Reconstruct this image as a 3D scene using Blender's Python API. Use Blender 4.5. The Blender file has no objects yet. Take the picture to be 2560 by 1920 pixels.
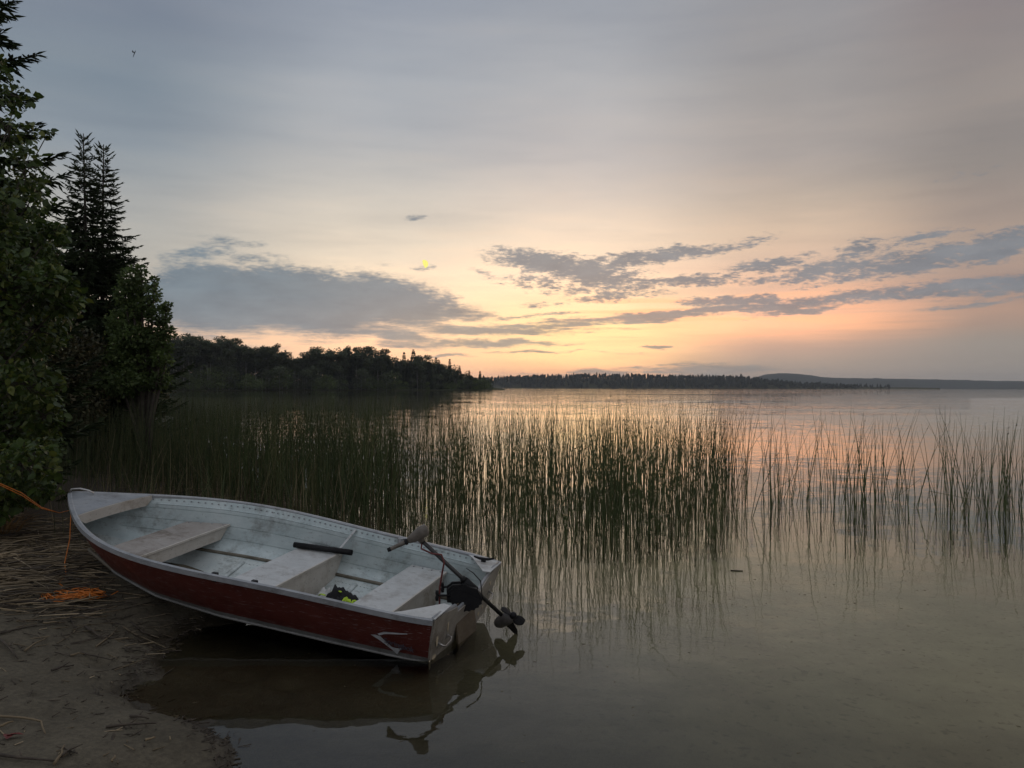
import bpy, bmesh, math, random
import numpy as np
from mathutils import Vector, Matrix, Euler, noise as mnoise

rnd = random.Random(7)
nprng = np.random.default_rng(11)
scene = bpy.context.scene
col = scene.collection
F, H, ROLL = 1923.0, 1.6, 0.0030          # focal length (photo px), eye height, horizon tilt
R = math.radians

def srgb(r, g, b):
    f = lambda c: (c / 255 / 12.92) if c / 255 <= 0.04045 else ((c / 255 + 0.055) / 1.055) ** 2.4
    return (f(r), f(g), f(b), 1.0)

def azel(px, py):
    u = px - 1280; v = 968 + ROLL * u - py
    az = math.atan(u / F)
    return az, math.atan(v / F * math.cos(az))

def at(px, py, d):                         # world point at depth d
    u = px - 1280; v = 968 + ROLL * u - py
    return Vector((u / F * d, d, H + v / F * d))

# ------------------------------------------------------------------ camera
cd = bpy.data.cameras.new('camera'); cam = bpy.data.objects.new('camera', cd); col.objects.link(cam)
cd.sensor_width = 36; cd.lens = 36 * F / 2560; cd.clip_start = 0.05; cd.clip_end = 30000
cam.matrix_world = Matrix.Translation((0, 0, H)) @ (Euler((math.pi / 2 + math.atan(8 / F), 0, 0)).to_matrix() @ Matrix.Rotation(ROLL, 3, 'Z')).to_4x4()
scene.camera = cam

# ------------------------------------------------------------------ world (dusk sky)
SUN_AZ, SUN_EL = R(5.5), R(2.0)
world = bpy.data.worlds.new('World'); scene.world = world; world.use_nodes = True
wt = world.node_tree; wn = wt.nodes; wl = wt.links
wn.clear()
class NG:
    def __init__(s, tree): s.t = tree; s.n = tree.nodes; s.l = tree.links
    def new(s, typ, **kw):
        n = s.n.new(typ)
        for k, v in kw.items(): setattr(n, k, v)
        return n
    def put(s, sock, v):
        if hasattr(v, 'is_linked') or isinstance(v, bpy.types.NodeSocket): s.l.new(v, sock)
        else: sock.default_value = v
    def math(s, op, a, b=None, c=None, clamp=False):
        n = s.new('ShaderNodeMath', operation=op, use_clamp=clamp)
        s.put(n.inputs[0], a)
        if b is not None: s.put(n.inputs[1], b)
        if c is not None: s.put(n.inputs[2], c)
        return n.outputs[0]
    def vmath(s, op, a, b=None):
        n = s.new('ShaderNodeVectorMath', operation=op)
        s.put(n.inputs[0], a)
        if b is not None: s.put(n.inputs[1], b)
        return n.outputs['Value'] if op in ('LENGTH', 'DOT_PRODUCT') else n.outputs[0]
    def ramp(s, fac, stops, interp='LINEAR'):
        n = s.new('ShaderNodeValToRGB'); cr = n.color_ramp; cr.interpolation = interp
        while len(cr.elements) > 1: cr.elements.remove(cr.elements[-1])
        cr.elements[0].position = stops[0][0]; cr.elements[0].color = stops[0][1]
        for p, c in stops[1:]:
            e = cr.elements.new(p); e.color = c
        s.put(n.inputs[0], fac); return n.outputs[0]
    def maprange(s, v, a, b, c=0.0, d=1.0, smooth=True):
        n = s.new('ShaderNodeMapRange', interpolation_type='SMOOTHSTEP' if smooth else 'LINEAR')
        s.put(n.inputs[0], v); n.inputs[1].default_value = a; n.inputs[2].default_value = b
        n.inputs[3].default_value = c; n.inputs[4].default_value = d
        return n.outputs[0]
    def mix(s, fac, a, b, blend='MIX'):
        n = s.new('ShaderNodeMix', data_type='RGBA', blend_type=blend)
        s.put(n.inputs[0], fac); s.put(n.inputs[6], a); s.put(n.inputs[7], b); return n.outputs[2]
    def mapping(s, vec, loc=(0, 0, 0), rot=(0, 0, 0), scale=(1, 1, 1), typ='POINT'):
        n = s.new('ShaderNodeMapping', vector_type=typ)
        s.put(n.inputs[0], vec); n.inputs[1].default_value = loc; n.inputs[2].default_value = rot; n.inputs[3].default_value = scale
        return n.outputs[0]
    def noise(s, vec, scale, detail=4, rough=0.55, out='Fac', dist=0.0):
        n = s.new('ShaderNodeTexNoise'); s.put(n.inputs['Vector'], vec)
        n.inputs['Scale'].default_value = scale; n.inputs['Detail'].default_value = detail
        n.inputs['Roughness'].default_value = rough; n.inputs['Distortion'].default_value = dist
        return n.outputs['Fac' if out == 'Fac' else 'Color']
W = NG(wt)
tc = W.new('ShaderNodeTexCoord'); D = tc.outputs['Generated']
sep = W.new('ShaderNodeSeparateXYZ'); wl.new(D, sep.inputs[0])
AZ = W.math('ARCTAN2', sep.outputs[0], sep.outputs[1])
EL = W.math('ARCSINE', sep.outputs[2])
ELU = W.math('MAXIMUM', W.math('MULTIPLY', EL, 2 / math.pi), 0.0)
def column(px, pts, zen, top=(60, None)):
    st = []
    for py, c in pts: st.append((max(0.0, azel(px, py)[1]) * 2 / math.pi, srgb(*c)))
    st.append((1.0, srgb(*zen)))
    return W.ramp(ELU, sorted(st, key=lambda q: q[0]))
cA = column(1450, [(966, (238, 190, 156)), (938, (242, 190, 148)), (905, (255, 213, 156)), (865, (255, 226, 166)), (820, (255, 224, 164)), (770, (255, 224, 176)), (690, (246, 220, 190)), (600, (238, 217, 193)), (500, (221, 206, 192)), (400, (199, 191, 186)), (200, (177, 177, 179)), (0, (154, 158, 166))], (182, 186, 194))
cD = column(1980, [(966, (160, 150, 135)), (935, (166, 154, 137)), (905, (186, 164, 140)), (868, (232, 180, 144)), (820, (246, 188, 148)), (770, (228, 182, 154)), (715, (206, 174, 152)), (650, (205, 180, 160)), (580, (206, 184, 163)), (500, (186, 171, 157)), (400, (166, 158, 154)), (200, (156, 152, 151)), (0, (150, 149, 152))], (182, 186, 194))
cB = column(2500, [(966, (132, 127, 119)), (920, (128, 126, 119)), (860, (134, 129, 122)), (810, (157, 138, 126)), (770, (166, 142, 128)), (700, (159, 140, 131)), (620, (170, 151, 138)), (500, (151, 139, 132)), (400, (141, 134, 130)), (200, (144, 137, 134)), (0, (135, 128, 129))], (182, 186, 194))
cC = column(300, [(966, (214, 176, 151)), (850, (216, 185, 160)), (760, (197, 182, 166)), (680, (182, 177, 167)), (580, (169, 169, 165)), (480, (158, 161, 162)), (360, (142, 151, 159)), (200, (127, 139, 150)), (0, (117, 127, 142))], (182, 186, 194))
cM = column(940, [(966, (242, 196, 162)), (900, (250, 208, 166)), (820, (250, 214, 176)), (720, (244, 221, 190)), (640, (231, 216, 194)), (560, (218, 207, 191)), (450, (198, 193, 186)), (330, (178, 179, 181)), (200, (162, 167, 174)), (0, (145, 152, 164))], (182, 186, 194))
cE = W.ramp(ELU, [(0.0, srgb(158, 156, 162)), (0.12, srgb(162, 161, 167)), (0.35, srgb(168, 171, 178)), (1.0, srgb(182, 186, 194))])
zL, zM, zA, zD, zB = [azel(q, 0)[0] for q in (300, 940, 1450, 1980, 2480)]
c1 = W.mix(W.maprange(AZ, zL, zM), cC, cM)
c2 = W.mix(W.maprange(AZ, zM, zA), c1, cA)
c2b = W.mix(W.maprange(AZ, zA, zD), c2, cD)
c3 = W.mix(W.maprange(AZ, zD, zB), c2b, cB)
absaz = W.math('ABSOLUTE', W.math('SUBTRACT', AZ, 0.05))
base = W.mix(W.maprange(absaz, 0.75, 2.4), c3, cE)
# thin high streaks in the overcast
sv = W.mapping(D, scale=(2.2, 2.2, 20.0), rot=(0, R(2), 0))
streak = W.noise(sv, 2.6, 5, 0.55)
st_amt = W.maprange(EL, R(0.5), R(22), 0.30, 0.10)
stv = W.math('MULTIPLY', W.math('SUBTRACT', streak, 0.5), st_amt)
base = W.mix(1.0, base, W.ramp(W.math('ADD', stv, 0.5), [(0.3, (0.62, 0.64, 0.70, 1)), (0.5, (1, 1, 1, 1)), (0.7, (1.22, 1.1, 0.98, 1))]), 'MULTIPLY')
# warm streaks low on the right of the sunset
wm = W.math('MULTIPLY', W.maprange(EL, R(2.2), R(4.5)), W.maprange(EL, R(8.5), R(5.0)))
wm = W.math('MULTIPLY', wm, W.math('MULTIPLY', W.maprange(AZ, R(0), R(10)), W.maprange(AZ, R(33), R(14))))
sv2 = W.mapping(D, scale=(2.5, 2.5, 60.0), rot=(0, R(-2.5), 0))
wm = W.math('MULTIPLY', wm, W.maprange(W.noise(sv2, 2.0, 4, 0.5), 0.44, 0.62, 0.0, 0.85))
base = W.mix(wm, base, srgb(255, 190, 142))
soft = W.noise(W.mapping(D, scale=(1.6, 1.6, 8.0), rot=(0, R(-3), 0)), 1.5, 4, 0.5)
base = W.mix(1.0, base, W.ramp(soft, [(0.3, (0.88, 0.90, 0.93, 1)), (0.5, (1, 1, 1, 1)), (0.7, (1.12, 1.09, 1.06, 1))]), 'MULTIPLY')
# low grey bank over the far shore on the right
gb = W.math('MULTIPLY', W.maprange(EL, R(4.6), R(2.6)), W.maprange(AZ, R(9), R(19)))
base = W.mix(W.math('MULTIPLY', gb, 0.75), base, srgb(141, 138, 133))
# clouds: ragged bands
comb = W.new('ShaderNodeCombineXYZ'); wl.new(AZ, comb.inputs[0]); wl.new(EL, comb.inputs[1])
nv = W.mapping(D, scale=(1, 1, 2.6))
warp = W.vmath('SUBTRACT', W.noise(nv, 16, 7, 0.62, 'Color'), (0.5, 0.5, 0.5))
warp = W.vmath('MULTIPLY', warp, (0.085, 0.022, 0.0))
P2 = W.vmath('ADD', comb.outputs[0], warp)
CL = [  # px, py, rx, ry, tilt(deg, + = right end higher), weight
 (560,752,185,66,0,1.7),(760,755,225,66,-3,1.7),(950,752,170,52,-6,1.4),(1110,781,115,17,-3,1.0),(450,712,90,30,0,1.1),(690,812,230,20,-3,.9),(920,822,140,14,-3,.9),(900,705,140,20,-6,1.0),
 (500,634,85,20,16,.75),(610,646,60,12,0,.6),(480,672,75,13,-4,.7),(630,612,34,7,0,.5),(690,640,26,6,0,.4),(540,605,40,9,10,.5),
 (1030,846,85,13,-6,.95),(1180,858,220,8,0,1.0),(1250,826,230,10,1,1.0),(1130,798,90,6,0,.8),(1340,812,160,8,3,.9),(1120,887,70,3.5,0,.8),(1030,862,110,8,0,.9),
 (1345,655,105,22,-8,1.2),(1450,672,140,24,-8,1.2),(1520,705,120,18,-10,1.0),(1640,640,170,15,5,1.1),(1820,618,110,10,11,.8),(1530,740,85,14,4,.9),(1680,704,140,11,2,.9),(1195,678,34,7,-12,.75),(1225,692,26,6,0,.6),(1400,700,120,16,0,.7),(1450,722,100,12,0,.65),(1370,762,60,6,2,.55),(1310,706,40,8,0,.5),
 (1920,662,95,13,5,1.0),(1930,694,90,8,4,.8),(2090,672,150,20,9,1.0),(2150,630,70,20,10,.75),(2320,650,200,22,9,1.25),(2480,618,150,26,9,1.25),(2600,590,140,24,8,1.1),(2320,586,95,9,6,.8),(2500,578,70,6,4,.6),(2130,700,120,7,6,.7),(2250,615,60,10,8,.5),
 (1640,790,190,9,3,1.1),(1760,778,230,9,4,1.05),(1930,770,150,9,3,1.0),(1850,752,130,12,0,1.1),(2060,748,240,11,6,1.1),(2330,726,300,13,5,1.15),(2540,716,200,12,4,1.0),
 (1440,808,150,9,4,1.0),(1560,800,190,7,3,.9),(1980,778,110,7,5,.9),(1340,788,110,3.5,2,.8),(2480,752,200,5,4,.6),(1640,868,40,4,0,.8),(1052,545,26,7,4,.7),(1065,669,24,7,0,.7),(980,662,20,5,0,.5),(2420,440,60,7,12,.3),(1590,885,60,3,0,.5),
 (1350,882,120,3,0,.6),(640,868,90,5,0,.5),(820,842,90,5,-3,.5),(1560,934,200,9,0,.75),(1800,926,180,11,0,.7),(1410,938,160,7,0,.6),
]
acc = None
for (px, py, rx, ry, tilt, wgt) in CL:
    a, e = azel(px, py)
    k = math.cos(a) ** 2
    m = W.mapping(P2, loc=(a, e, 0), rot=(0, 0, R(tilt)), scale=(1.42 * rx / F * k, 1.6 * ry / F * math.cos(a), 1), typ='TEXTURE')
    v = W.math('MULTIPLY_ADD', W.vmath('DOT_PRODUCT', m, m), -wgt * .75, wgt * .75)
    acc = v if acc is None else W.math('MAXIMUM', acc, v)
# clouds beyond the frame go on in the same bands
gv = W.mapping(D, scale=(1, 1, 6.0))
gen = W.math('SUBTRACT', W.noise(gv, 2.3, 5, 0.55), 0.56)
gmask = W.math('MULTIPLY', W.maprange(absaz, 0.62, 0.85), W.maprange(EL, R(22), R(10)))
acc = W.math('MAXIMUM', acc, W.math('MULTIPLY_ADD', gen, 4.0, W.math('SUBTRACT', gmask, 1.2)))
pv = W.mapping(D, scale=(1, 1, 3.4), rot=(0, R(-2), 0))
puff = W.math('ADD', W.math('MULTIPLY', W.math('SUBTRACT', W.noise(pv, 46, 4, 0.6), 0.5), 0.75), W.math('MULTIPLY', W.math('SUBTRACT', W.noise(pv, 120, 5, 0.62), 0.5), 0.75))
lowv = W.mapping(D, scale=(1, 1, 11), rot=(0, R(-2.5), 0))
thin = W.math('SUBTRACT', W.noise(lowv, 17, 7, 0.62), 0.5)
lowf = W.maprange(EL, R(6.6), R(4.8))
puff = W.math('ADD', W.math('MULTIPLY', puff, W.math('SUBTRACT', 1.0, W.math('MULTIPLY', lowf, 0.65))), W.math('MULTIPLY', thin, W.math('MULTIPLY', lowf, 1.0)))
big = W.math('SUBTRACT', W.noise(pv, 7, 3, 0.5), 0.5)
cv = W.math('ADD', W.math('MULTIPLY_ADD', puff, W.maprange(AZ, R(-5), R(2), 1.05, 2.1), acc), W.math('MULTIPLY', big, 0.5))
calpha = W.maprange(cv, 0.0, 0.74, 0.0, 0.88)
ccol = W.mix(W.maprange(AZ, R(-18), R(6)), srgb(104, 122, 136), srgb(118, 126, 135))
ccol = W.mix(W.maprange(EL, R(7), R(3)), ccol, W.mix(W.maprange(AZ, R(-16), R(-4)), srgb(117, 131, 142), srgb(146, 146, 143)))
ccol = W.mix(W.maprange(cv, 0.55, 0.1, 0, 0.38), ccol, base)
ccol = W.mix(1.0, ccol, W.ramp(W.noise(pv, 17, 5, 0.6), [(0.3, (0.84, 0.85, 0.87, 1)), (0.7, (1.20, 1.17, 1.14, 1))]), 'MULTIPLY')
gx_ = W.math('DIVIDE', W.math('SUBTRACT', AZ, R(8.5)), R(25)); gy_ = W.math('DIVIDE', W.math('SUBTRACT', EL, R(3.2)), R(5.5))
glow = W.math('EXPONENT', W.math('MULTIPLY', W.math('ADD', W.math('MULTIPLY', gx_, gx_), W.math('MULTIPLY', gy_, gy_)), -1.0))
base = W.mix(glow, base, W.mix(1.0, base, (1.46, 1.28, 1.22, 1), 'MULTIPLY'))
skyc = W.mix(calpha, base, ccol)
# clear-air part of the sky
nish = W.new('ShaderNodeTexSky', sky_type='NISHITA', sun_disc=False, sun_elevation=SUN_EL, sun_rotation=SUN_AZ)
nish.air_density = 1.0; nish.dust_density = 2.0
bg = W.new('ShaderNodeBackground'); bg.inputs[1].default_value = 0.1
ten = W.vmath('SCALE', skyc); ten.node.inputs['Scale'].default_value = 9.6
tot = W.vmath('ADD', ten, W.vmath('MULTIPLY', nish.outputs[0], (0.03, 0.03, 0.03)))
wl.new(tot, bg.inputs[0])
out = W.new('ShaderNodeOutputWorld'); wl.new(bg.outputs[0], out.inputs[0])

# ------------------------------------------------------------------ sun (already behind cloud at the horizon)
sl = bpy.data.lights.new('sun', 'SUN'); sun = bpy.data.objects.new('sun', sl); col.objects.link(sun)
sl.energy = 0.03; sl.angle = R(20); sl.color = (1.0, 0.74, 0.46)
sdir = Vector((math.sin(SUN_AZ) * math.cos(R(6)), math.cos(SUN_AZ) * math.cos(R(6)), math.sin(R(6))))
sun.rotation_euler = sdir.to_track_quat('Z', 'Y').to_euler()

vs = scene.view_settings
scene.display_settings.display_device = 'sRGB'
vs.view_transform = 'Standard'; vs.look = 'None'; vs.exposure = 0.15; vs.gamma = 1.0; vs.use_curve_mapping = False
scene.cycles.max_bounces = 8; scene.cycles.transparent_max_bounces = 12; scene.cycles.diffuse_bounces = 3
scene.cycles.caustics_reflective = False; scene.cycles.volume_bounces = 0

# ================================================================== helpers
HAZE = 1.2e-4
def tag(o, label=None, cat=None, group=None, kind=None):
    if label: o['label'] = label
    if cat: o['category'] = cat
    if group: o['group'] = group
    if kind: o['kind'] = kind
    return o

def empty(name, loc=(0, 0, 0), rz=0.0):
    o = bpy.data.objects.new(name, None); o.empty_display_size = 0.1
    o.location = loc; o.rotation_euler = (0, 0, rz); col.objects.link(o); return o

class MB:
    def __init__(s): s.v = []; s.f = []; s.m = []; s.sm = []
    def add(s, vs, fs, mat=0, smooth=False):
        o = len(s.v); s.v.extend([tuple(q) for q in vs])
        for f in fs: s.f.append(tuple(i + o for i in f)); s.m.append(mat); s.sm.append(smooth)
    def box(s, c, size, rot=None, mat=0):
        x, y, z = [q / 2 for q in size]
        vs = [Vector((a * x, b * y, e * z)) for a in (-1, 1) for b in (-1, 1) for e in (-1, 1)]
        if rot is not None: vs = [rot @ q for q in vs]
        c = Vector(c)
        s.add([q + c for q in vs], [(0, 1, 3, 2), (4, 6, 7, 5), (0, 4, 5, 1), (2, 3, 7, 6), (0, 2, 6, 4), (1, 5, 7, 3)], mat)
    def tube(s, path, rad, n=6, mat=0, cap=True, smooth=True, flat=1.0):
        path = [Vector(p) for p in path]
        if not isinstance(rad, (list, tuple)): rad = [rad] * len(path)
        t0 = (path[1] - path[0]).normalized()
        up = Vector((0, 0, 1)) if abs(t0.z) < 0.9 else Vector((1, 0, 0))
        a = t0.cross(up).normalized(); vs = []
        for i, p in enumerate(path):
            t = (path[min(i + 1, len(path) - 1)] - path[max(i - 1, 0)]).normalized()
            a = (a - t * a.dot(t))
            a = a.normalized() if a.length > 1e-6 else t.orthogonal().normalized()
            b = t.cross(a)
            for k in range(n):
                g = 2 * math.pi * k / n
                vs.append(p + a * (math.cos(g) * rad[i]) + b * (math.sin(g) * rad[i] * flat))
        fs = []
        for i in range(len(path) - 1):
            for k in range(n):
                fs.append((i * n + k, i * n + (k + 1) % n, (i + 1) * n + (k + 1) % n, (i + 1) * n + k))
        s.add(vs, fs, mat, smooth)
        if cap:
            o = len(s.v) - len(vs)
            for base_ in (list(range(n))[::-1], [(len(path) - 1) * n + k for k in range(n)]):
                s.f.append(tuple(o + q for q in base_)); s.m.append(mat); s.sm.append(False)
    def lathe(s, prof, M, n=16, mat=0):           # prof: (r, z) along local z, placed by 4x4 M
        vs = []
        for r, z in prof:
            for k in range(n):
                g = 2 * math.pi * k / n; vs.append(M @ Vector((r * math.cos(g), r * math.sin(g), z)))
        fs = [(i * n + k, i * n + (k + 1) % n, (i + 1) * n + (k + 1) % n, (i + 1) * n + k) for i in range(len(prof) - 1) for k in range(n)]
        fs += [tuple(range(n))[::-1], tuple((len(prof) - 1) * n + k for k in range(n))]
        s.add(vs, fs, mat, True)
    def prism(s, poly, h, M, mat=0):              # poly in local xy extruded 0..h in local z
        n = len(poly); vs = [M @ Vector((x, y, z)) for z in (0, h) for x, y in poly]
        s.add(vs, [tuple(range(n))[::-1], tuple(range(n, 2 * n))] + [(k, (k + 1) % n, n + (k + 1) % n, n + k) for k in range(n)], mat)
    def mesh(s, name, mats):
        me = bpy.data.meshes.new(name); me.from_pydata(s.v, [], s.f)
        for m in (mats if isinstance(mats, (list, tuple)) else [mats]): me.materials.append(m)
        me.polygons.foreach_set('material_index', s.m); me.polygons.foreach_set('use_smooth', s.sm); me.update()
        return me
    def build(s, name, mats, parent=None):
        o = bpy.data.objects.new(name, s.mesh(name, mats)); col.objects.link(o)
        if parent: o.parent = parent
        return o

def np_mesh(name, V, Fc, mats, midx=None, smooth=False):
    V = np.asarray(V, np.float32); Fc = np.asarray(Fc, np.int32)
    me = bpy.data.meshes.new(name); k = Fc.shape[1]
    me.vertices.add(len(V)); me.vertices.foreach_set('co', V.ravel())
    me.loops.add(Fc.size); me.loops.foreach_set('vertex_index', Fc.ravel())
    me.polygons.add(len(Fc)); me.polygons.foreach_set('loop_start', np.arange(0, Fc.size, k, dtype=np.int32))
    for m in (mats if isinstance(mats, (list, tuple)) else [mats]): me.materials.append(m)
    if midx is not None: me.polygons.foreach_set('material_index', np.asarray(midx, np.int32))
    if smooth: me.polygons.foreach_set('use_smooth', np.ones(len(Fc), bool))
    me.update(calc_edges=True); me.validate()
    return me

def link(name, me, parent=None, loc=None):
    o = bpy.data.objects.new(name, me); col.objects.link(o)
    if parent: o.parent = parent
    if loc is not None: o.location = loc
    return o

def scatter(template, faces, pos, axis, up, size, width=1.0):
    """template (k,3): x along axis, y sideways, z up. Returns verts, faces."""
    pos = np.asarray(pos, float); axis = np.asarray(axis, float); up = np.asarray(up, float)
    axis /= np.linalg.norm(axis, axis=1, keepdims=True) + 1e-9
    side = np.cross(up, axis); side /= np.linalg.norm(side, axis=1, keepdims=True) + 1e-9
    nrm = np.cross(axis, side)
    T = np.asarray(template, float); size = np.asarray(size, float)[:, None, None]
    w = np.broadcast_to(np.asarray(width, float), (len(pos),))[:, None, None]
    V = pos[:, None] + size * (axis[:, None] * T[None, :, 0:1] + side[:, None] * T[None, :, 1:2] * w + nrm[:, None] * T[None, :, 2:3])
    Fc = (np.arange(len(pos))[:, None, None] * len(T) + np.asarray(faces)[None]).reshape(-1, len(faces[0]))
    return V.reshape(-1, 3), Fc

LEAF = [(0, 0, 0), (.28, -.30, .05), (.28, 0, -.02), (.28, .30, .05), (.65, -.26, .02), (.65, 0, -.05), (.65, .26, .02), (1, 0, -.12)]
LEAF_F = [(0, 1, 2), (0, 2, 3), (1, 4, 5), (1, 5, 2), (2, 5, 6), (2, 6, 3), (4, 7, 5), (5, 7, 6)]
DIA = [(0, 0, 0), (.45, -.5, .06), (1, 0, 0), (.45, .5, .06)]
DIA_F = [(0, 1, 2), (0, 2, 3)]

# ------------------------------------------------------------------ materials
def mat(name, base, rough=0.6, metal=0.0, spec=0.5, var=None, nscale=8, bump=None, bscale=40, bdist=0.002, coord='Object', detail=5):
    m = bpy.data.materials.new(name); m.use_nodes = True; g = NG(m.node_tree)
    b = g.n['Principled BSDF']; b.inputs['Roughness'].default_value = rough; b.inputs['Metallic'].default_value = metal
    b.inputs['Specular IOR Level'].default_value = spec
    tcx = g.new('ShaderNodeTexCoord').outputs[coord]
    if var is not None:
        c = g.ramp(g.noise(tcx, nscale, detail, 0.6), [(0.3, tuple(base) + (1,)), (0.7, tuple(var) + (1,))]); g.l.new(c, b.inputs['Base Color'])
    else: b.inputs['Base Color'].default_value = tuple(base) + (1,)
    if bump:
        bp = g.new('ShaderNodeBump'); bp.inputs['Strength'].default_value = bump; bp.inputs['Distance'].default_value = bdist
        g.l.new(g.noise(tcx, bscale, 5, 0.6), bp.inputs['Height']); g.l.new(bp.outputs[0], b.inputs['Normal'])
    m['g'] = 0
    return m

def leaf_mat(name, a, b_, c, rough=0.5, trans=0.25, scale=3.0):
    m = bpy.data.materials.new(name); m.use_nodes = True; g = NG(m.node_tree)
    b = g.n['Principled BSDF']; b.inputs['Roughness'].default_value = rough; b.inputs['Specular IOR Level'].default_value = 0.35
    geo = g.new('ShaderNodeNewGeometry')
    c1 = g.ramp(geo.outputs['Random Per Island'], [(0.0, tuple(a) + (1,)), (0.6, tuple(b_) + (1,)), (1.0, tuple(c) + (1,))])
    tcx = g.new('ShaderNodeTexCoord').outputs['Object']
    c2 = g.mix(1.0, c1, g.ramp(g.noise(tcx, scale, 3), [(0.3, (.6, .6, .6, 1)), (0.7, (1.3, 1.25, 1.1, 1))]), 'MULTIPLY')
    g.l.new(c2, b.inputs['Base Color'])
    t = g.new('ShaderNodeBsdfTranslucent'); g.l.new(c2, t.inputs[0])
    mx = g.new('ShaderNodeMixShader'); mx.inputs[0].default_value = trans
    g.l.new(b.outputs[0], mx.inputs[1]); g.l.new(t.outputs[0], mx.inputs[2]); g.l.new(mx.outputs[0], g.n['Material Output'].inputs[0])
    return m

M = {}
M['bark'] = mat('bark', (.045, .035, .028), .9, var=(.09, .075, .06), nscale=14, bump=.6, bscale=30, bdist=.01)
M['birch'] = mat('pale_bark', (.11, .105, .09), .9, var=(.30, .29, .265), nscale=1.2)
M['needle'] = leaf_mat('spruce_needles', (.030, .048, .024), (.045, .070, .030), (.070, .095, .042), .6, .15)
M['leaf_big'] = leaf_mat('shrub_leaf', (.042, .072, .020), (.065, .105, .027), (.15, .175, .04), .42, .3)
M['leaf_fine'] = leaf_mat('fine_leaf', (.085, .13, .05), (.115, .17, .06), (.16, .20, .08), .5, .5)
M['leaf_brown'] = leaf_mat('brown_undergrowth', (.05, .055, .026), (.07, .068, .034), (.11, .09, .045), .6, .2)
M['leaf_far'] = leaf_mat('far_leaf', (.075, .10, .060), (.095, .12, .07), (.115, .135, .08), .6, .42, .25)
M['leaf_bush'] = leaf_mat('bank_bush_leaf', (.085, .125, .045), (.11, .155, .055), (.14, .18, .07), .6, .42, .5)
M['needle_far'] = leaf_mat('far_needles', (.042, .060, .044), (.055, .075, .052), (.07, .09, .06), .7, .1, .3)
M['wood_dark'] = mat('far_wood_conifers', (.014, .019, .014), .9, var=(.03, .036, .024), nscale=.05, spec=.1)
M['reed'] = leaf_mat('reed_green', (.055, .080, .032), (.080, .108, .042), (.16, .155, .075), .5, .1, 1.0)
M['reed_tan'] = leaf_mat('reed_tan', (.10, .085, .05), (.20, .165, .10), (.30, .25, .16), .7, .1, 2.0)
M['straw'] = leaf_mat('straw', (.09, .070, .045), (.19, .15, .10), (.36, .295, .21), .8, .05, 2.0)
M['twig'] = mat('dark_twig', (.035, .027, .02), .9, var=(.09, .07, .05), nscale=20)
M['orange'] = mat('orange_rope', (.45, .12, .012), .6, var=(.62, .19, .02), nscale=60)

# sand / lake bed
def ground_material():
    m = bpy.data.materials.new('sand_and_lakebed'); m.use_nodes = True; g = NG(m.node_tree)
    b = g.n['Principled BSDF']
    tcx = g.new('ShaderNodeTexCoord').outputs['Object']
    z = g.new('ShaderNodeSeparateXYZ'); g.l.new(tcx, z.inputs[0]); Z = z.outputs[2]
    n1 = g.noise(tcx, 3.0, 6, 0.6); n2 = g.noise(tcx, 40.0, 4, 0.7); n3 = g.noise(tcx, 0.8, 4)
    dry = g.ramp(n1, [(0.3, (.076, .065, .046, 1)), (0.7, (.128, .110, .080, 1))])
    dry = g.mix(1.0, dry, g.ramp(n2, [(0.35, (.72, .72, .72, 1)), (0.65, (1.15, 1.15, 1.12, 1))]), 'MULTIPLY')
    spk = g.noise(tcx, 150.0, 2, 0.5)
    dry = g.mix(g.maprange(spk, .62, .72, 0, .6), dry, (.04, .033, .026, 1))
    wet = g.mix(1.0, dry, (.50, .48, .45, 1), 'MULTIPLY')
    zz = g.math('ADD', Z, g.math('MULTIPLY', g.math('SUBTRACT', n3, .5), .05))
    wetf = g.maprange(zz, .075, .015)
    c = g.mix(wetf, dry, wet)
    murk_scatter = g.ramp(n1, [(0.3, (.36, .335, .235, 1)), (0.7, (.48, .45, .32, 1))])  # pale bed tone standing in for light scattered back by murky water
    murk_scatter = g.mix(g.maprange(g.noise(tcx, 18, 4), .56, .7, 0, .7), murk_scatter, (.20, .19, .12, 1))
    c = g.mix(g.maprange(zz, -.03, -.30), c, murk_scatter)
    c = g.mix(g.maprange(Z, -.2, -1.0), c, (.42, .395, .29, 1))  # deep bed carries the same painted backscatter of the murk
    humus = g.ramp(n2, [(0.3, (.028, .022, .015, 1)), (0.7, (.07, .055, .036, 1))])
    c = g.mix(g.maprange(zz, .32, .42), c, humus)
    yy = g.math('ADD', z.outputs[1], g.math('MULTIPLY', g.math('SUBTRACT', n3, .5), 1.2))
    c = g.mix(g.math('MULTIPLY', g.maprange(yy, 6.0, 6.9), g.maprange(Z, -.12, .0)), c, humus)
    g.l.new(c, b.inputs['Base Color'])
    g.l.new(g.maprange(wetf, 0, 1, .95, .5, False), b.inputs['Roughness'])
    b.inputs['Specular IOR Level'].default_value = .25
    bp = g.new('ShaderNodeBump'); bp.inputs['Strength'].default_value = .7; bp.inputs['Distance'].default_value = .012
    g.l.new(g.math('ADD', g.noise(tcx, 22, 6, .65), g.math('MULTIPLY', g.noise(tcx, 120, 3), .3)), bp.inputs['Height']); g.l.new(bp.outputs[0], b.inputs['Normal'])
    return m
M['ground'] = ground_material()

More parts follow.
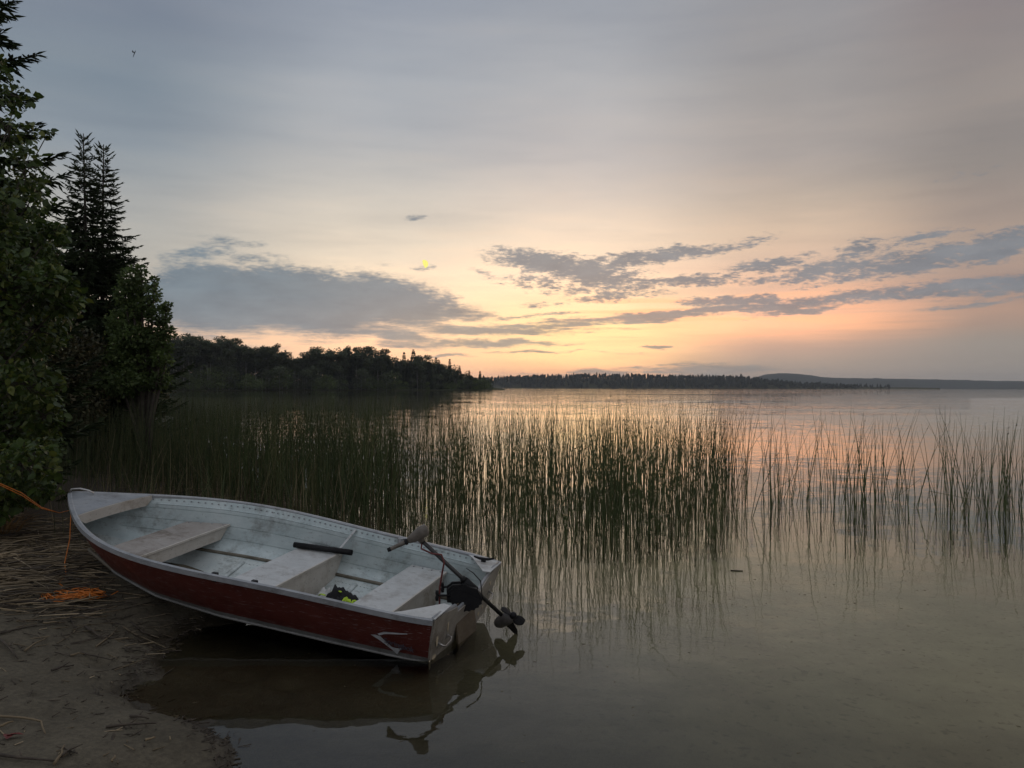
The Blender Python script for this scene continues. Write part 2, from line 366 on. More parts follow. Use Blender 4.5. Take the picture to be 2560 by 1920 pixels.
def water_material():
    m = bpy.data.materials.new('lake_water'); m.use_nodes = True; g = NG(m.node_tree)
    g.n.remove(g.n['Principled BSDF'])
    tcx = g.new('ShaderNodeTexCoord').outputs['Object']
    patch = g.maprange(g.noise(g.mapping(tcx, scale=(.22, 1.0, 1), rot=(0, 0, R(9)), loc=(31, 7, 0)), .075, 6, .6, dist=.6), .30, .72, .45, 1.55)
    xyz = g.new('ShaderNodeSeparateXYZ'); g.l.new(tcx, xyz.inputs[0])
    open_ = g.math('MULTIPLY', g.maprange(xyz.outputs[1], 19, 60), g.maprange(g.math('ADD', xyz.outputs[0], g.math('MULTIPLY', xyz.outputs[1], .10)), -1, 5))
    patch = g.math('MULTIPLY', patch, g.math('MULTIPLY_ADD', open_, 1.2, 1.0))   # the open lake is breezier than the sheltered bay
    band = g.maprange(g.noise(g.mapping(tcx, scale=(.012, .10, 1), rot=(0, 0, R(3))), 1.0, 5, .55), .36, .64, -.75, .75)   # long wind lanes
    patch = g.math('MULTIPLY', patch, g.math('MULTIPLY_ADD', band, open_, 1.0))
    def slope(scale, sx, sy, amp, detail, rot):      # ripple slopes as a vector field, the same at any distance
        v = g.mapping(tcx, scale=(sx, sy, 1), rot=(0, 0, R(rot)))
        n = g.vmath('SUBTRACT', g.noise(v, scale, detail, .5, 'Color'), (.5, .5, .5))
        return g.vmath('MULTIPLY', n, (amp * .45, amp, 0))
    rip = g.vmath('ADD', slope(14, .45, 1.0, .050, 2, 8), slope(3.2, .5, 1.0, .045, 2, -6))
    rs_ = g.vmath('SCALE', rip); g.put(rs_.node.inputs['Scale'], patch)
    nrm = g.vmath('NORMALIZE', g.vmath('ADD', g.vmath('ADD', rs_, slope(.6, .35, 1.0, .016, 2, 4)), (0, 0, 1)))
    fr = g.new('ShaderNodeFresnel'); fr.inputs['IOR'].default_value = 1.333; g.l.new(nrm, fr.inputs['Normal'])
    gl = g.new('ShaderNodeBsdfGlossy'); gl.inputs['Roughness'].default_value = .015; gl.inputs['Color'].default_value = (.98, .98, .98, 1); g.l.new(nrm, gl.inputs['Normal'])
    tr = g.new('ShaderNodeBsdfTransparent'); tr.inputs[0].default_value = (.92, .91, .79, 1)
    mx = g.new('ShaderNodeMixShader'); g.l.new(fr.outputs[0], mx.inputs[0]); g.l.new(tr.outputs[0], mx.inputs[1]); g.l.new(gl.outputs[0], mx.inputs[2])
    g.l.new(mx.outputs[0], g.n['Material Output'].inputs[0])
    return m
M['water'] = water_material()

# ================================================================== ground
SHORE = np.array([(60, -14), (16, -5), (6, -1.2), (2.2, .6), (.1, 1.4), (-.75, 2.35), (-1.14, 3.2), (-1.34, 3.5), (-1.65, 3.75), (-1.98, 4.02), (-2.12, 4.45), (-2.13, 4.87), (-2.05, 5.25), (-2.15, 5.9), (-2.4, 6.8), (-2.75, 8), (-3.6, 10.5), (-5.9, 14), (-9.9, 22), (-16.4, 35), (-33, 70), (-78, 150), (-150, 240), (-420, 300)])
def shore_dist(x, y):                      # + on land, - in the lake
    P = np.stack([np.ravel(x), np.ravel(y)], 1); A = SHORE[:-1]; B = SHORE[1:]
    best = np.full(len(P), 1e9)
    for a, b in zip(A, B):
        ab = b - a; t = np.clip(((P - a) @ ab) / (ab @ ab), 0, 1)
        best = np.minimum(best, np.hypot(*(P - a - t[:, None] * ab).T))
    poly = np.vstack([SHORE, [(-9000, 300), (-9000, -9000), (60, -9000)]])
    inside = np.zeros(len(P), bool); j = len(poly) - 1
    for i in range(len(poly)):
        xi, yi = poly[i]; xj, yj = poly[j]
        with np.errstate(divide='ignore', invalid='ignore'):
            c = ((yi > P[:, 1]) != (yj > P[:, 1])) & (P[:, 0] < (xj - xi) * (P[:, 1] - yi) / (yj - yi) + xi)
        inside ^= c; j = i
    return np.where(inside, best, -best).reshape(np.shape(x))
MOUND = [(-1.98, 5.52, .15, .10), (-2.22, 5.60, .20, .10), (-2.45, 5.68, .2, .05), (-2.95, 5.80, .40, .085), (-2.6, 5.72, .3, .04)]
def ground_h(x, y):
    x = np.asarray(x, float); y = np.asarray(y, float)
    d = shore_dist(x, y)
    wob = .10 * np.sin(x * 4.1 + y * 2.3) * np.sin(y * 5.3 - x * 1.7) + .05 * np.sin(x * 11 + 1) * np.sin(y * 13)
    d = d + wob * np.clip(1.2 - np.abs(d), 0, 1)
    land = .17 * (1 - np.exp(-np.maximum(d, 0) / .55)) + .045 * np.minimum(np.maximum(d, 0), 14) + .018 * np.clip(d / .05, 0, 1)
    w = np.maximum(-d, 0)
    lake = -(.055 * w + .03 * np.minimum(w, .4)) ; lake = np.where(w > 8, -.452 - .07 * (w - 8), lake); lake = np.maximum(lake, -2.6)
    z = np.where(d > 0, land, lake)
    for mx, my, s, a in MOUND: z = z + a * np.exp(-((x - mx) ** 2 + (y - my) ** 2) / (2 * s * s))
    z = z + np.where(d > .05, .010 * np.sin(x * 5 + 2 * np.sin(y * 3)) * np.sin(y * 6 + x), 0)
    return z
def gz(x, y): return float(ground_h(np.array([x]), np.array([y]))[0])
def axis_pts(lo, hi, step, far, grow=1.22):
    a = list(np.arange(lo, hi, step)); s = step; v = a[-1]
    while v < far[1]: s *= grow; v += s; a.append(v)
    s = step; v = a[0]
    while v > far[0]: s *= grow; v -= s; a.insert(0, v)
    return np.array(a)
gx = axis_pts(-4.6, .6, .03, (-9000, 9000)); gy = axis_pts(2.6, 8.2, .03, (-9000, 9000))
X, Y = np.meshgrid(gx, gy); Z = ground_h(X, Y)
near_ = (X > -6) & (X < 2) & (Y > 1.5) & (Y < 10)
bump_ = np.zeros_like(Z); prints = []
for k in range(70):
    prints.append((rnd.uniform(-3.9, -1.1), rnd.uniform(2.8, 6.0), rnd.uniform(.03, .09), rnd.uniform(.006, .020)))
for ix, iy in zip(*np.nonzero(near_)):
    p = (X[ix, iy] * 3.0, Y[ix, iy] * 3.0, 0)
    bump_[ix, iy] = .013 * mnoise.noise(p) + .007 * mnoise.noise((p[0] * 3.1, p[1] * 3.1, 4))+ .004 * mnoise.noise((p[0] * 8, p[1] * 8, 7))
Z = Z + bump_ * np.where(Z > -.02, 1, .5)
for (a, b, s, q) in prints:
    r2 = ((X - a) ** 2 + ((Y - b) * 1.0) ** 2) / (s * s)
    Z = Z + np.where(r2 < 9, -q * np.exp(-r2) + .35 * q * np.exp(-((np.sqrt(r2) - 1.6) ** 2) * 3), 0)
nx, ny = len(gx), len(gy)
idx = np.arange(nx * ny).reshape(ny, nx)
Fq = np.stack([idx[:-1, :-1], idx[:-1, 1:], idx[1:, 1:], idx[1:, :-1]], -1).reshape(-1, 4)
ground = link('ground', np_mesh('ground', np.stack([X, Y, Z], -1).reshape(-1, 3), Fq, M['ground'], smooth=True)); tag(ground, kind='structure')

wx = 9000
b = MB(); b.add([(-wx, -60, 0), (wx, -60, 0), (wx, wx, 0), (-wx, wx, 0)], [(0, 1, 2, 3)])
water = b.build('water', M['water']); tag(water, kind='structure')

# ================================================================== far terrain
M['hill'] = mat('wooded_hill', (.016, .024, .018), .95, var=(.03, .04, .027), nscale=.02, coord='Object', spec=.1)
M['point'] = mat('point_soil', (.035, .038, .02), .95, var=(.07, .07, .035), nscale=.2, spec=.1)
def ridge(name, pts, d0, depth, m, n=260, bumps=0.0, seed=0):
    """hill whose crest follows (azimuth px, top py); a solid slope front and back."""
    pxs = np.array([p[0] for p in pts], float); tops = np.array([p[1] for p in pts], float)
    xs = np.linspace(pxs[0], pxs[-1], n); ty = np.interp(xs, pxs, tops)
    rows = []
    prof = [(0, -.02), (.04, .04), (.18, .30), (.35, .62), (.52, .88), (.62, 1.0), (.75, .93), (1.0, .4), (1.35, -.02)]
    for (t, hh) in prof:
        r = []
        for i, (px, py) in enumerate(zip(xs, ty)):
            d = d0(px) if callable(d0) else d0
            dd = d + depth * t; p = at(px, py, d + depth * .62)
            base_x = (px - 1280) / F * dd
            nz = bumps * hh * mnoise.noise((base_x * .02 + seed, dd * .02, 0)) + bumps * .5 * mnoise.noise((base_x * .09 + seed, dd * .05, 3))
            r.append((base_x, dd, max(-.5, p.z * hh + (nz if hh > 0 else -.5))))
        rows.append(r)
    V = np.array(rows).reshape(-1, 3); ii = np.arange(len(prof) * n).reshape(len(prof), n)
    Fc = np.stack([ii[:-1, :-1], ii[:-1, 1:], ii[1:, 1:], ii[1:, :-1]], -1).reshape(-1, 4)
    o = link(name, np_mesh(name, V, Fc, m, smooth=True)); tag(o, kind='structure'); return o
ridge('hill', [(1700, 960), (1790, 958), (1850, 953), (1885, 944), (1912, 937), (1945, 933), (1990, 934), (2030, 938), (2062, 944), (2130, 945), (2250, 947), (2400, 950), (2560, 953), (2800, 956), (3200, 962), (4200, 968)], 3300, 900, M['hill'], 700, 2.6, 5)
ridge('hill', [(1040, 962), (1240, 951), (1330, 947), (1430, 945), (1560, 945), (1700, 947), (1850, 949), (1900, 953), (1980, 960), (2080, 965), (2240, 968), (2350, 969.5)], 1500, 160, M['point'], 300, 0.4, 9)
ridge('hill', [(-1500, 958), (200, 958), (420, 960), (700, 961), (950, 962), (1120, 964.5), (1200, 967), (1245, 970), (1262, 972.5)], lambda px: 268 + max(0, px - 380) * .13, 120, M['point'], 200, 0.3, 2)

# ================================================================== tree builders
def crown_cloud(blobs, n, size, template=DIA, faces=DIA_F, m=None, flat=.5, name='crown', rs=None, droop=0.0, wid=1.0):
    """leaf faces spread through a set of ellipsoid clumps (denser near their surface)."""
    rs = rs or nprng
    wts = np.array([bl[3] * bl[4] * bl[5] for bl in blobs]) ** .7; wts /= wts.sum()
    ks = rs.choice(len(blobs), n, p=wts); B = np.array(blobs)
    u = rs.normal(size=(n, 3)); u /= np.linalg.norm(u, axis=1, keepdims=True)
    r = rs.uniform(.25, 1.0, n) ** .45
    r *= 1 + rs.normal(0, .15, n)
    pos = B[ks, :3] + u * r[:, None] * B[ks, 3:6]
    ax = u * .6 + rs.normal(size=(n, 3)) * .7; ax[:, 2] = ax[:, 2] * (1 if flat > .3 else .5) - droop
    up = rs.normal(size=(n, 3)) * flat + np.array([0, 0, 1.0]) + u * (.4 if flat > .3 else .6)
    V, Fc = scatter(template, faces, pos, ax, up, size * rs.uniform(.65, 1.3, n), wid)
    return np_mesh(name, V, Fc, m)

def broadleaf_proto(seed, h, w, trunk_frac, m_leaf, m_bark, n=1500, leaf=.5, trunk_r=.18, nblob=9, lean=0.0):
    rg = np.random.default_rng(seed); rr = random.Random(seed)
    t = MB(); top = Vector((lean * h, rr.uniform(-.02, .02) * h, h * .86))
    path = [Vector((0, 0, -.5))] + [Vector((top.x * f + rr.uniform(-.012, .012) * h, top.y * f, top.z * f)) for f in (.15, .3, .45, .6, .75, .9, 1)]
    t.tube(path, [trunk_r * (1.1 - .95 * i / 7) for i in range(8)], 6)
    blobs = []
    for k in range(nblob):
        f = rr.uniform(trunk_frac, 1.0); g = rr.uniform(0, 6.28)
        env = math.sin(math.pi * min(1, max(.12, (f - trunk_frac) / (1 - trunk_frac) * .82 + .12))) ** .7
        rad = w * .5 * env * rr.uniform(.35, 1.0)
        c = Vector((lean * h * f + math.cos(g) * rad, math.sin(g) * rad, h * f * .95))
        s = w * rr.uniform(.17, .30)
        blobs.append((c.x, c.y, c.z, s * 1.15, s * 1.15, s * rr.uniform(.55, .85)))
        st = path[min(7, 2 + int(f * 4.5))]
        t.tube([st, st.lerp(c, .55) + Vector((0, 0, -.02 * h)), c], [trunk_r * .34, trunk_r * .22, trunk_r * .08], 4)
    return t.mesh('trunk', m_bark), crown_cloud(blobs, n, leaf, m=m_leaf, flat=.22, rs=rg)

def spruce_proto(seed, h, r0, m_needle, m_bark, whorl=.22, twig=.16, tw_per_m=16, trunk_r=.09, bare_top=.06, wid=.30, zmin=.02, keep=None, expo=.85):
    """trunk, whorls of drooping boughs, each bough carrying side twigs clothed with needle blades."""
    rr = random.Random(seed); t = MB(); tw_p, tw_a, tw_u, tw_s = [], [], [], []
    t.tube([(0, 0, -.4), (0, 0, h * .3), (0.01 * h, 0, h * .65), (.0, 0, h)], [trunk_r, trunk_r * .75, trunk_r * .4, .008], 7)
    z = h * zmin
    while z < h * .985:
        f = z / h; L0 = r0 * (1 - f) ** expo * (1.0 - .30 * max(0, .15 - f) / .15) + .05
        nb = 5 if f < .9 else 4
        g0 = rr.uniform(0, 6.28)
        for k in range(nb + (1 if f < .5 else 0)):
            g = g0 + 6.28 * k / nb + rr.uniform(-.35, .35); L = L0 * rr.uniform(.62, 1.18)
            dirv = Vector((math.cos(g), math.sin(g), 0))
            rise = (.75 if f > .93 else .25 if f > .8 else .0) + rr.uniform(-.08, .08)
            drp = (.0 if f > .85 else .30 * (1 - f)) * L
            pts = []
            for q in range(6):
                s = q / 5
                pts.append(Vector((0, 0, z)) + dirv * (L * s) + Vector((0, 0, L * rise * s - drp * math.sin(s * 2.4) + .10 * L * s * s * s)))
            t.tube(pts, [max(.004, .016 * L * (1 - .8 * q / 5)) for q in range(6)], 4, cap=False)
            if keep and not keep(z, dirv): pass
            ntw = max(5, int(L * tw_per_m * 2))
            for q in range(ntw):
                s = (q + rr.random()) / ntw
                if s < .10: continue
                i = min(4, int(s * 5)); p = pts[i].lerp(pts[i + 1], s * 5 - i); tg = (pts[i + 1] - pts[i]).normalized()
                sd = tg.cross(Vector((0, 0, 1))).normalized() * (1 if q % 2 else -1)
                ln = (twig * (1.25 - .75 * s) * (.5 + .8 * min(1, L)) * rr.uniform(.7, 1.4))
                a = (tg * rr.uniform(.55, 1.1) + sd * rr.uniform(.5, 1.0) + Vector((0, 0, rr.uniform(-.55, .12) if f < .85 else rr.uniform(-.1, .5)))).normalized()
                tw_p.append(p); tw_a.append(a); tw_u.append((rr.uniform(-.6, .6), rr.uniform(-.6, .6), 1)); tw_s.append(ln)
                if ln > .10:                     # a forked twiglet
                    a2 = (a + Vector((rr.uniform(-1, 1), rr.uniform(-1, 1), rr.uniform(-.8, .3))) * .8).normalized()
                    tw_p.append(p + a * ln * .4); tw_a.append(a2); tw_u.append((rr.uniform(-1, 1), rr.uniform(-1, 1), 1)); tw_s.append(ln * .7)
            for q in range(max(2, int(L * 10))):  # blades along the bough itself
                s = (q + 1) / (max(2, int(L * 10)) + .3); i = min(4, int(s * 5)); p = pts[i].lerp(pts[i + 1], s * 5 - i); tg = (pts[i + 1] - pts[i]).normalized()
                tw_p.append(p); tw_a.append(tg); tw_u.append((rr.uniform(-.4, .4), rr.uniform(-.4, .4), 1)); tw_s.append(twig * .8)
        z += whorl * (1.0 - .35 * f) * rr.uniform(.6, 1.35)
    n = len(tw_p); A = np.array([tuple(q) for q in tw_a]); U = np.array(tw_u, float); Pp = np.array([tuple(q) for q in tw_p]); S = np.array(tw_s)
    V1, F1 = scatter(DIA, DIA_F, Pp, A, U, S, wid)
    U2 = np.cross(A, U); V2, F2 = scatter(DIA, DIA_F, Pp, A, U2, S, wid)
    V = np.vstack([V1, V2]); Fc = np.vstack([F1, F2 + len(V1)])
    return t.mesh('trunk', m_bark), np_mesh('crown', V, Fc, m_needle)

def tree_thing(name, loc, trunk, crown, label, cat, group=None, rz=0.0, sc=1.0, scz=None):
    o = empty(name, loc, rz); o.scale = (sc, sc, scz or sc)
    if trunk: link('trunk', trunk, o)
    link('crown', crown, o)
    return tag(o, label, cat, group)

# ------------------------------------------------------------------ wooded point across the water
aspens = [broadleaf_proto(100 + i, 20, w_, tf, M['leaf_far'], M['birch'], 1900, .62, .22, nb_, ln)
          for i, (w_, tf, nb_, ln) in enumerate([(7.5, .55, 9, .02), (9, .50, 11, -.02), (6, .60, 7, .03), (8, .45, 12, .0), (6.5, .66, 8, -.03)])]
firs = [spruce_proto(200 + i, 16, r_, M['needle_far'], M['bark'], whorl=.62, twig=.75, tw_per_m=2.6, trunk_r=.16, wid=.42) for i, r_ in enumerate([2.3, 1.9, 2.7])]
bushes = [broadleaf_proto(300 + i, 5, w_, .12, M['leaf_bush'], M['bark'], 900, .34, .06, nb_) for i, (w_, nb_) in enumerate([(6, 10), (5, 8), (7.5, 13)])]
darkbush = [broadleaf_proto(320 + i, 9, w_, .10, M['leaf_far'], M['birch'], 1300, .5, .09, nb_) for i, (w_, nb_) in enumerate([(7, 12), (8, 13)])]

filler = [broadleaf_proto(400 + i, 14, w_, .04, M['leaf_far'], M['birch'], 2600, .62, .14, nb_) for i, (w_, nb_) in enumerate([(8, 20), (9.5, 24)])]
prof_x = [380, 424, 469, 498, 550, 595, 624, 652, 689, 713, 738, 766, 790, 823, 868, 917, 941, 965, 986, 1010, 1063, 1088, 1124, 1149, 1173, 1200, 1238, 1255]
prof_y = [840, 839, 836, 839, 842, 850, 868, 860, 862, 884, 888, 873, 866, 871, 868, 866, 871, 877, 888, 890, 888, 896, 910, 918, 932, 942, 944, 950]
def dpoint(px): return 275 + max(0, px - 380) * .13
GP = 'trees of the wooded point across the water'
named_trees = [  # px, top py, kind, proto, label
 (469, 835, 'a', 1, 'tall leafy tree on the wooded point, just right of the near green tree'),
 (505, 839, 'a', 3, 'broad flat-topped leafy tree second along the skyline of the wooded point'),
 (552, 841, 'a', 1, 'leafy tree with a rounded separate crown above pale trunks on the wooded point'),
 (596, 849, 'a', 0, 'leafy tree with a domed crown right of the rounded one on the wooded point'),
 (652, 859, 'a', 2, 'thin-crowned leafy tree left of the skyline gap of the wooded point'),
 (692, 861, 'a', 4, 'sparse pale-trunked leafy tree beside the skyline gap of the wooded point'),
 (713, 875, 'f', 0, 'dark pointed spruce standing alone in the skyline gap of the wooded point'),
 (790, 865, 'a', 3, 'wide leafy tree over two white trunks in the middle of the wooded point'),
 (823, 869, 'a', 2, 'leafy tree with a leaning white trunk in the middle of the wooded point'),
 (870, 867, 'a', 4, 'open feathery leafy tree right of the white trunks on the wooded point'),
 (918, 865, 'a', 1, 'dense dark leafy tree highest on the right half of the wooded point'),
 (963, 875, 'a', 0, 'small-crowned leafy tree left of the two skyline spruces on the wooded point'),
 (1010, 880, 'f', 1, 'shorter of two dark spruces rising above the right half of the wooded point'),
 (1033, 872, 'f', 2, 'taller broad spruce rising above the right half of the wooded point'),
 (1063, 886, 'a', 3, 'leafy tree right of the taller spruce on the wooded point'),
 (1124, 897, 'f', 1, 'narrow spruce on the falling right slope of the wooded point'),
 (1149, 914, 'f', 0, 'small spruce lower down the right slope of the wooded point'),
 (1173, 926, 'f', 1, 'tiny spruce near the right end of the wooded point'),
 (1200, 926, 'f', 2, 'lone pointed spruce at the very tip of the wooded point'),
 (1090, 893, 'f', 1, 'thin spruce tip between leafy crowns on the right of the wooded point'),
]
def put_point_tree(px, py, kind, pi, label, group=None, dd=0.0):
    d = dpoint(px) + 22 + dd; p = at(px, py, d); x, yv = p.x, p.y
    base_z = 0.8; hh = p.z - base_z
    if kind == 'a':
        tr, cr = aspens[pi]; nom = 19.6; s = hh / nom; sxy = min(max(s, .45), 1.25)
    else:
        tr, cr = firs[pi % 3]; nom = 16.1; s = hh / nom; sxy = min(max(s, .4), 1.15)
    o = tree_thing('leafy_tree' if kind == 'a' else 'spruce_tree', (x, yv, base_z), tr, cr, label, 'tree', group, rnd.uniform(0, 6.28), sxy, s)
    return o
for (px, py, kd, pi, lb) in named_trees: put_point_tree(px, py, kd, pi, lb, GP)
px = 386.0
while px < 1232:                            # thick lower growth that closes the wood below the crowns
    top = float(np.interp(px, prof_x, prof_y)); d = dpoint(px) + rnd.uniform(10, 30); tr, cr = filler[rnd.randrange(2)]
    hh = (at(px, top + (968 - top) * rnd.uniform(.12, .36), d).z - .5); k = max(.25, hh / 13.6)
    tree_thing('leafy_tree', ((px + rnd.uniform(-5, 5) - 1280) / F * d, d, .5), tr, cr, 'dense low leafy tree under the taller crowns of the wooded point', 'tree', 'dense lower trees of the wooded point', rnd.uniform(0, 6.28), max(k, .55), k)
    px += 10.5
px = 392.0
while px < 1225:
    top = float(np.interp(px, prof_x, prof_y))
    for row in range(3):
        py = top + (968 - top) * rnd.uniform(.02, .16) + row * 7 * (968 - top) / 100
        q = px + rnd.uniform(-9, 9)
        kd = 'f' if rnd.random() < (.22 if px < 900 else .45) else 'a'
        put_point_tree(q, py, kd, rnd.randrange(5), 'dark %s in the unbroken mass of forest on the wooded point' % ('leafy tree' if kd == 'a' else 'spruce'), 'dark ' + ('leafy trees' if kd == 'a' else 'spruces') + ' massed on the wooded point', dd=-14 + row * 9 + rnd.uniform(-4, 4))
    px += 17
for q, py in ((442, 850), (474, 846), (520, 852), (556, 848), (578, 858), (592, 862), (604, 868), (672, 872), (700, 874), (797, 876), (818, 878), (852, 880), (892, 880), (945, 886), (738, 892), (640, 876)):
    put_point_tree(q, py, 'a', rnd.choice((2, 4)), 'leafy tree with a bare pale trunk at the front edge of the wooded point', 'pale-trunked trees at the front of the wooded point', dd=-17 + rnd.uniform(-4, 4))
for i in range(46):
    q = 385 + i * 18.6 + rnd.uniform(-6, 6); d = dpoint(q) - 2 + rnd.uniform(-5, 4); hh = rnd.uniform(4.0, 8.2) * (1 if q < 1000 else .7)
    if rnd.random() < .3: tr, cr = rnd.choice(darkbush); s = hh * 1.25 / 9
    else: tr, cr = rnd.choice(bushes); s = hh / 5
    tree_thing('bush', ((q - 1280) / F * d, d, .15), tr, cr, 'rounded green bush at the waterline below the wooded point', 'bush', 'bushes along the waterline of the wooded point', rnd.uniform(0, 6.28), s * rnd.uniform(.8, 1.05), s)

# ------------------------------------------------------------------ far wood on the opposite shore: one mass
def far_wood():
    V, Fc, mi = [], [], []; n = 0
    def cone(x, y, z, r, h, m):
        nonlocal n
        k = 5; a = rnd.uniform(0, 6)
        for (zz0, rr0, zz1) in ((.12, 1.0, .55), (.38, .72, .8), (.62, .45, 1.0)):
            ring = [(x + math.cos(a + 6.283 * q / k) * r * rr0 * rnd.uniform(.75, 1.2), y + math.sin(a + 6.283 * q / k) * r * rr0, z + h * zz0) for q in range(k)]
            V.extend(ring + [(x, y, z + h * zz1)])
            for q in range(k): Fc.append((n + q, n + (q + 1) % k, n + k)); mi.append(m)
            n += k + 1
    def blob(x, y, z, r, h, m):
        nonlocal n
        k = 6; rings = [(.15, .7), (.5, 1.0), (.85, .6)]
        for zz, rr0 in rings:
            V.extend([(x + math.cos(6.283 * q / k) * r * rr0 * rnd.uniform(.8, 1.2), y + math.sin(6.283 * q / k) * r * rr0, z + h * zz * rnd.uniform(.92, 1.06)) for q in range(k)])
        V.append((x, y, z + h))
        for j in range(2):
            for q in range(k):
                Fc.append((n + j * k + q, n + j * k + (q + 1) % k, n + (j + 1) * k + (q + 1) % k)); mi.append(m)
                Fc.append((n + j * k + q, n + (j + 1) * k + (q + 1) % k, n + (j + 1) * k + q)); mi.append(m)
        for q in range(k): Fc.append((n + 2 * k + q, n + 2 * k + (q + 1) % k, n + 3 * k)); mi.append(m)
        n += 3 * k + 1
    for i in range(2600):
        px_ = rnd.uniform(1060, 2230)
        t = rnd.random() ** .8; d = 1500 + t * 105
        if px_ > 1890 and rnd.random() < (px_ - 1890) / 380: continue
        top = float(np.interp(px_, [1060, 1240, 1330, 1430, 1560, 1700, 1850, 1900, 1980, 2080, 2230], [958, 951, 947, 945, 945, 947, 949, 953, 960, 965, 968]))
        zc = max(.0, at(px_, top, d).z) * min(1, t * 1.35)
        hh = rnd.uniform(5, 11) * (1 if px_ < 1900 else .8)
        (cone if rnd.random() < .6 else blob)((px_ - 1280) / F * d, d, zc - .5, rnd.uniform(1.6, 3.2), hh * (1.25 if rnd.random() < .08 else 1), 0 if rnd.random() < .6 else 1)
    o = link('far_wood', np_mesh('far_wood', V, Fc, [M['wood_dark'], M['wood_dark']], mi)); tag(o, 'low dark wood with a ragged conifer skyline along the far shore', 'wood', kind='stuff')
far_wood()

# ================================================================== left bank: near trees
tA = spruce_proto(1, 7.9, 1.65, M['needle'], M['bark'], whorl=.23, twig=.20, tw_per_m=24, trunk_r=.13, wid=.20, expo=1.0)
pA = at(-70, 1100, 9.0)
tree_thing('spruce_tree', (pA.x, 9.0, gz(pA.x, 9.0)), *tA, 'tall dark spruce cut by the left frame edge, its top above the picture', 'tree', 'spruces on the left bank', .6)
zB = at(205, 333, 14.0); gB = gz(zB.x, 14.0)
tB = spruce_proto(2, zB.z - gB, 1.75, M['needle'], M['bark'], whorl=.155, twig=.15, tw_per_m=27, trunk_r=.07, wid=.22, expo=.95)
tree_thing('spruce_tree', (zB.x, 14.0, gB), *tB, 'left and taller of the twin pointed spruces on the left bank', 'tree', 'spruces on the left bank', 1.0)
zC = at(256, 360, 14.6); gC = gz(zC.x, 14.6)
tC = spruce_proto(5, zC.z - gC, 1.85, M['needle'], M['bark'], whorl=.155, twig=.15, tw_per_m=27, trunk_r=.07, wid=.22, expo=.95)
tree_thing('spruce_tree', (zC.x, 14.6, gC), *tC, 'right and shorter of the twin pointed spruces on the left bank', 'tree', 'spruces on the left bank', 2.3)
for (px_, py_, d_, sd, lb) in [(40, 560, 12.5, 6, 'dark spruce filling the gap behind the tall spruce at the left'), (150, 640, 17, 9, 'lower dark spruce behind the twin pointed spruces')]:
    q = at(px_, py_, d_); gq = gz(q.x, d_)
    s = (q.z - gq) / 7.9
    tree_thing('spruce_tree', (q.x, d_, gq), *tA, lb, 'tree', 'spruces on the left bank', sd * 1.3, s * 1.1, s)

# green leafy tree at the right end of the bank
def leafy_thing(name, d, blobs_px, n, leaf, m, label, cat, group=None, template=DIA, faces=DIA_F, stems=None, wid=1.0, trunk_r=.05, depth=.9):
    cx = sum(q[0] for q in blobs_px) / len(blobs_px); bx = (cx - 1280) / F * d; bz = gz(bx, d)
    o = empty(name, (bx, d, bz)); bl = []; t = MB()
    for (px_, py_, rx, ry) in blobs_px:
        c = at(px_, py_, d) - Vector((bx, d, bz)); k = d / F
        bl.append((c.x, rnd.uniform(-.4, .4) * rx * k, c.z, rx * k, rx * k * depth, ry * k))
        mid = Vector((c.x * .3, bl[-1][1] * .3, c.z * .45))
        t.tube([(rnd.uniform(-.1, .1), rnd.uniform(-.1, .1), -.3), mid, (c.x, bl[-1][1], c.z)], [trunk_r, trunk_r * .65, trunk_r * .2], 5)
    t.build('trunk', M['bark'], o)
    f = link('foliage', crown_cloud(bl, n, leaf, template, faces, m, .6, 'foliage', wid=wid), o); f['kind'] = 'stuff'
    return tag(o, label, cat, group)
leafy_thing('leafy_tree', 12.4, [(330, 700, 28, 30), (368, 735, 30, 24), (398, 790, 26, 26), (345, 770, 36, 30), (412, 830, 20, 18), (385, 850, 36, 26), (335, 845, 50, 36), (405, 895, 26, 22), (300, 810, 40, 40), (350, 905, 50, 30), (300, 900, 50, 36), (310, 955, 70, 36), (390, 950, 35, 26), (415, 765, 12, 10), (350, 676, 14, 12), (315, 740, 28, 26), (425, 870, 10, 9), (384, 700, 10, 9)], 13000, .055, M['leaf_fine'], 'mid green leafy tree at the right end of the near left bank', 'tree', wid=.8)
leafy_thing('bush', 19.0, [(250, 930, 70, 60), (330, 975, 70, 35), (180, 950, 60, 60), (390, 985, 45, 25), (140, 900, 60, 60), (260, 990, 70, 30)], 9000, .08, M['leaf_brown'], 'brownish tangled bush low under the green leafy tree', 'bush', wid=.6)
leafy_thing('bush', 12.0, [(180, 900, 70, 80), (120, 980, 80, 80), (210, 1000, 60, 60), (70, 900, 80, 90), (160, 1060, 70, 50)], 9000, .07, M['leaf_brown'], 'dark brown undergrowth below the twin spruces beside the reeds', 'bush', wid=.6)
leafy_thing('bush', 7.9, [(30, 760, 70, 90), (90, 680, 60, 80), (10, 640, 70, 80), (30, 1050, 100, 90), (100, 1120, 60, 60), (-80, 1100, 110, 100), (60, 1180, 70, 50), (10, 950, 80, 80)], 9000, .05, M['leaf_fine'], 'low dark green bush beside the bow at the left edge', 'bush', wid=.7)

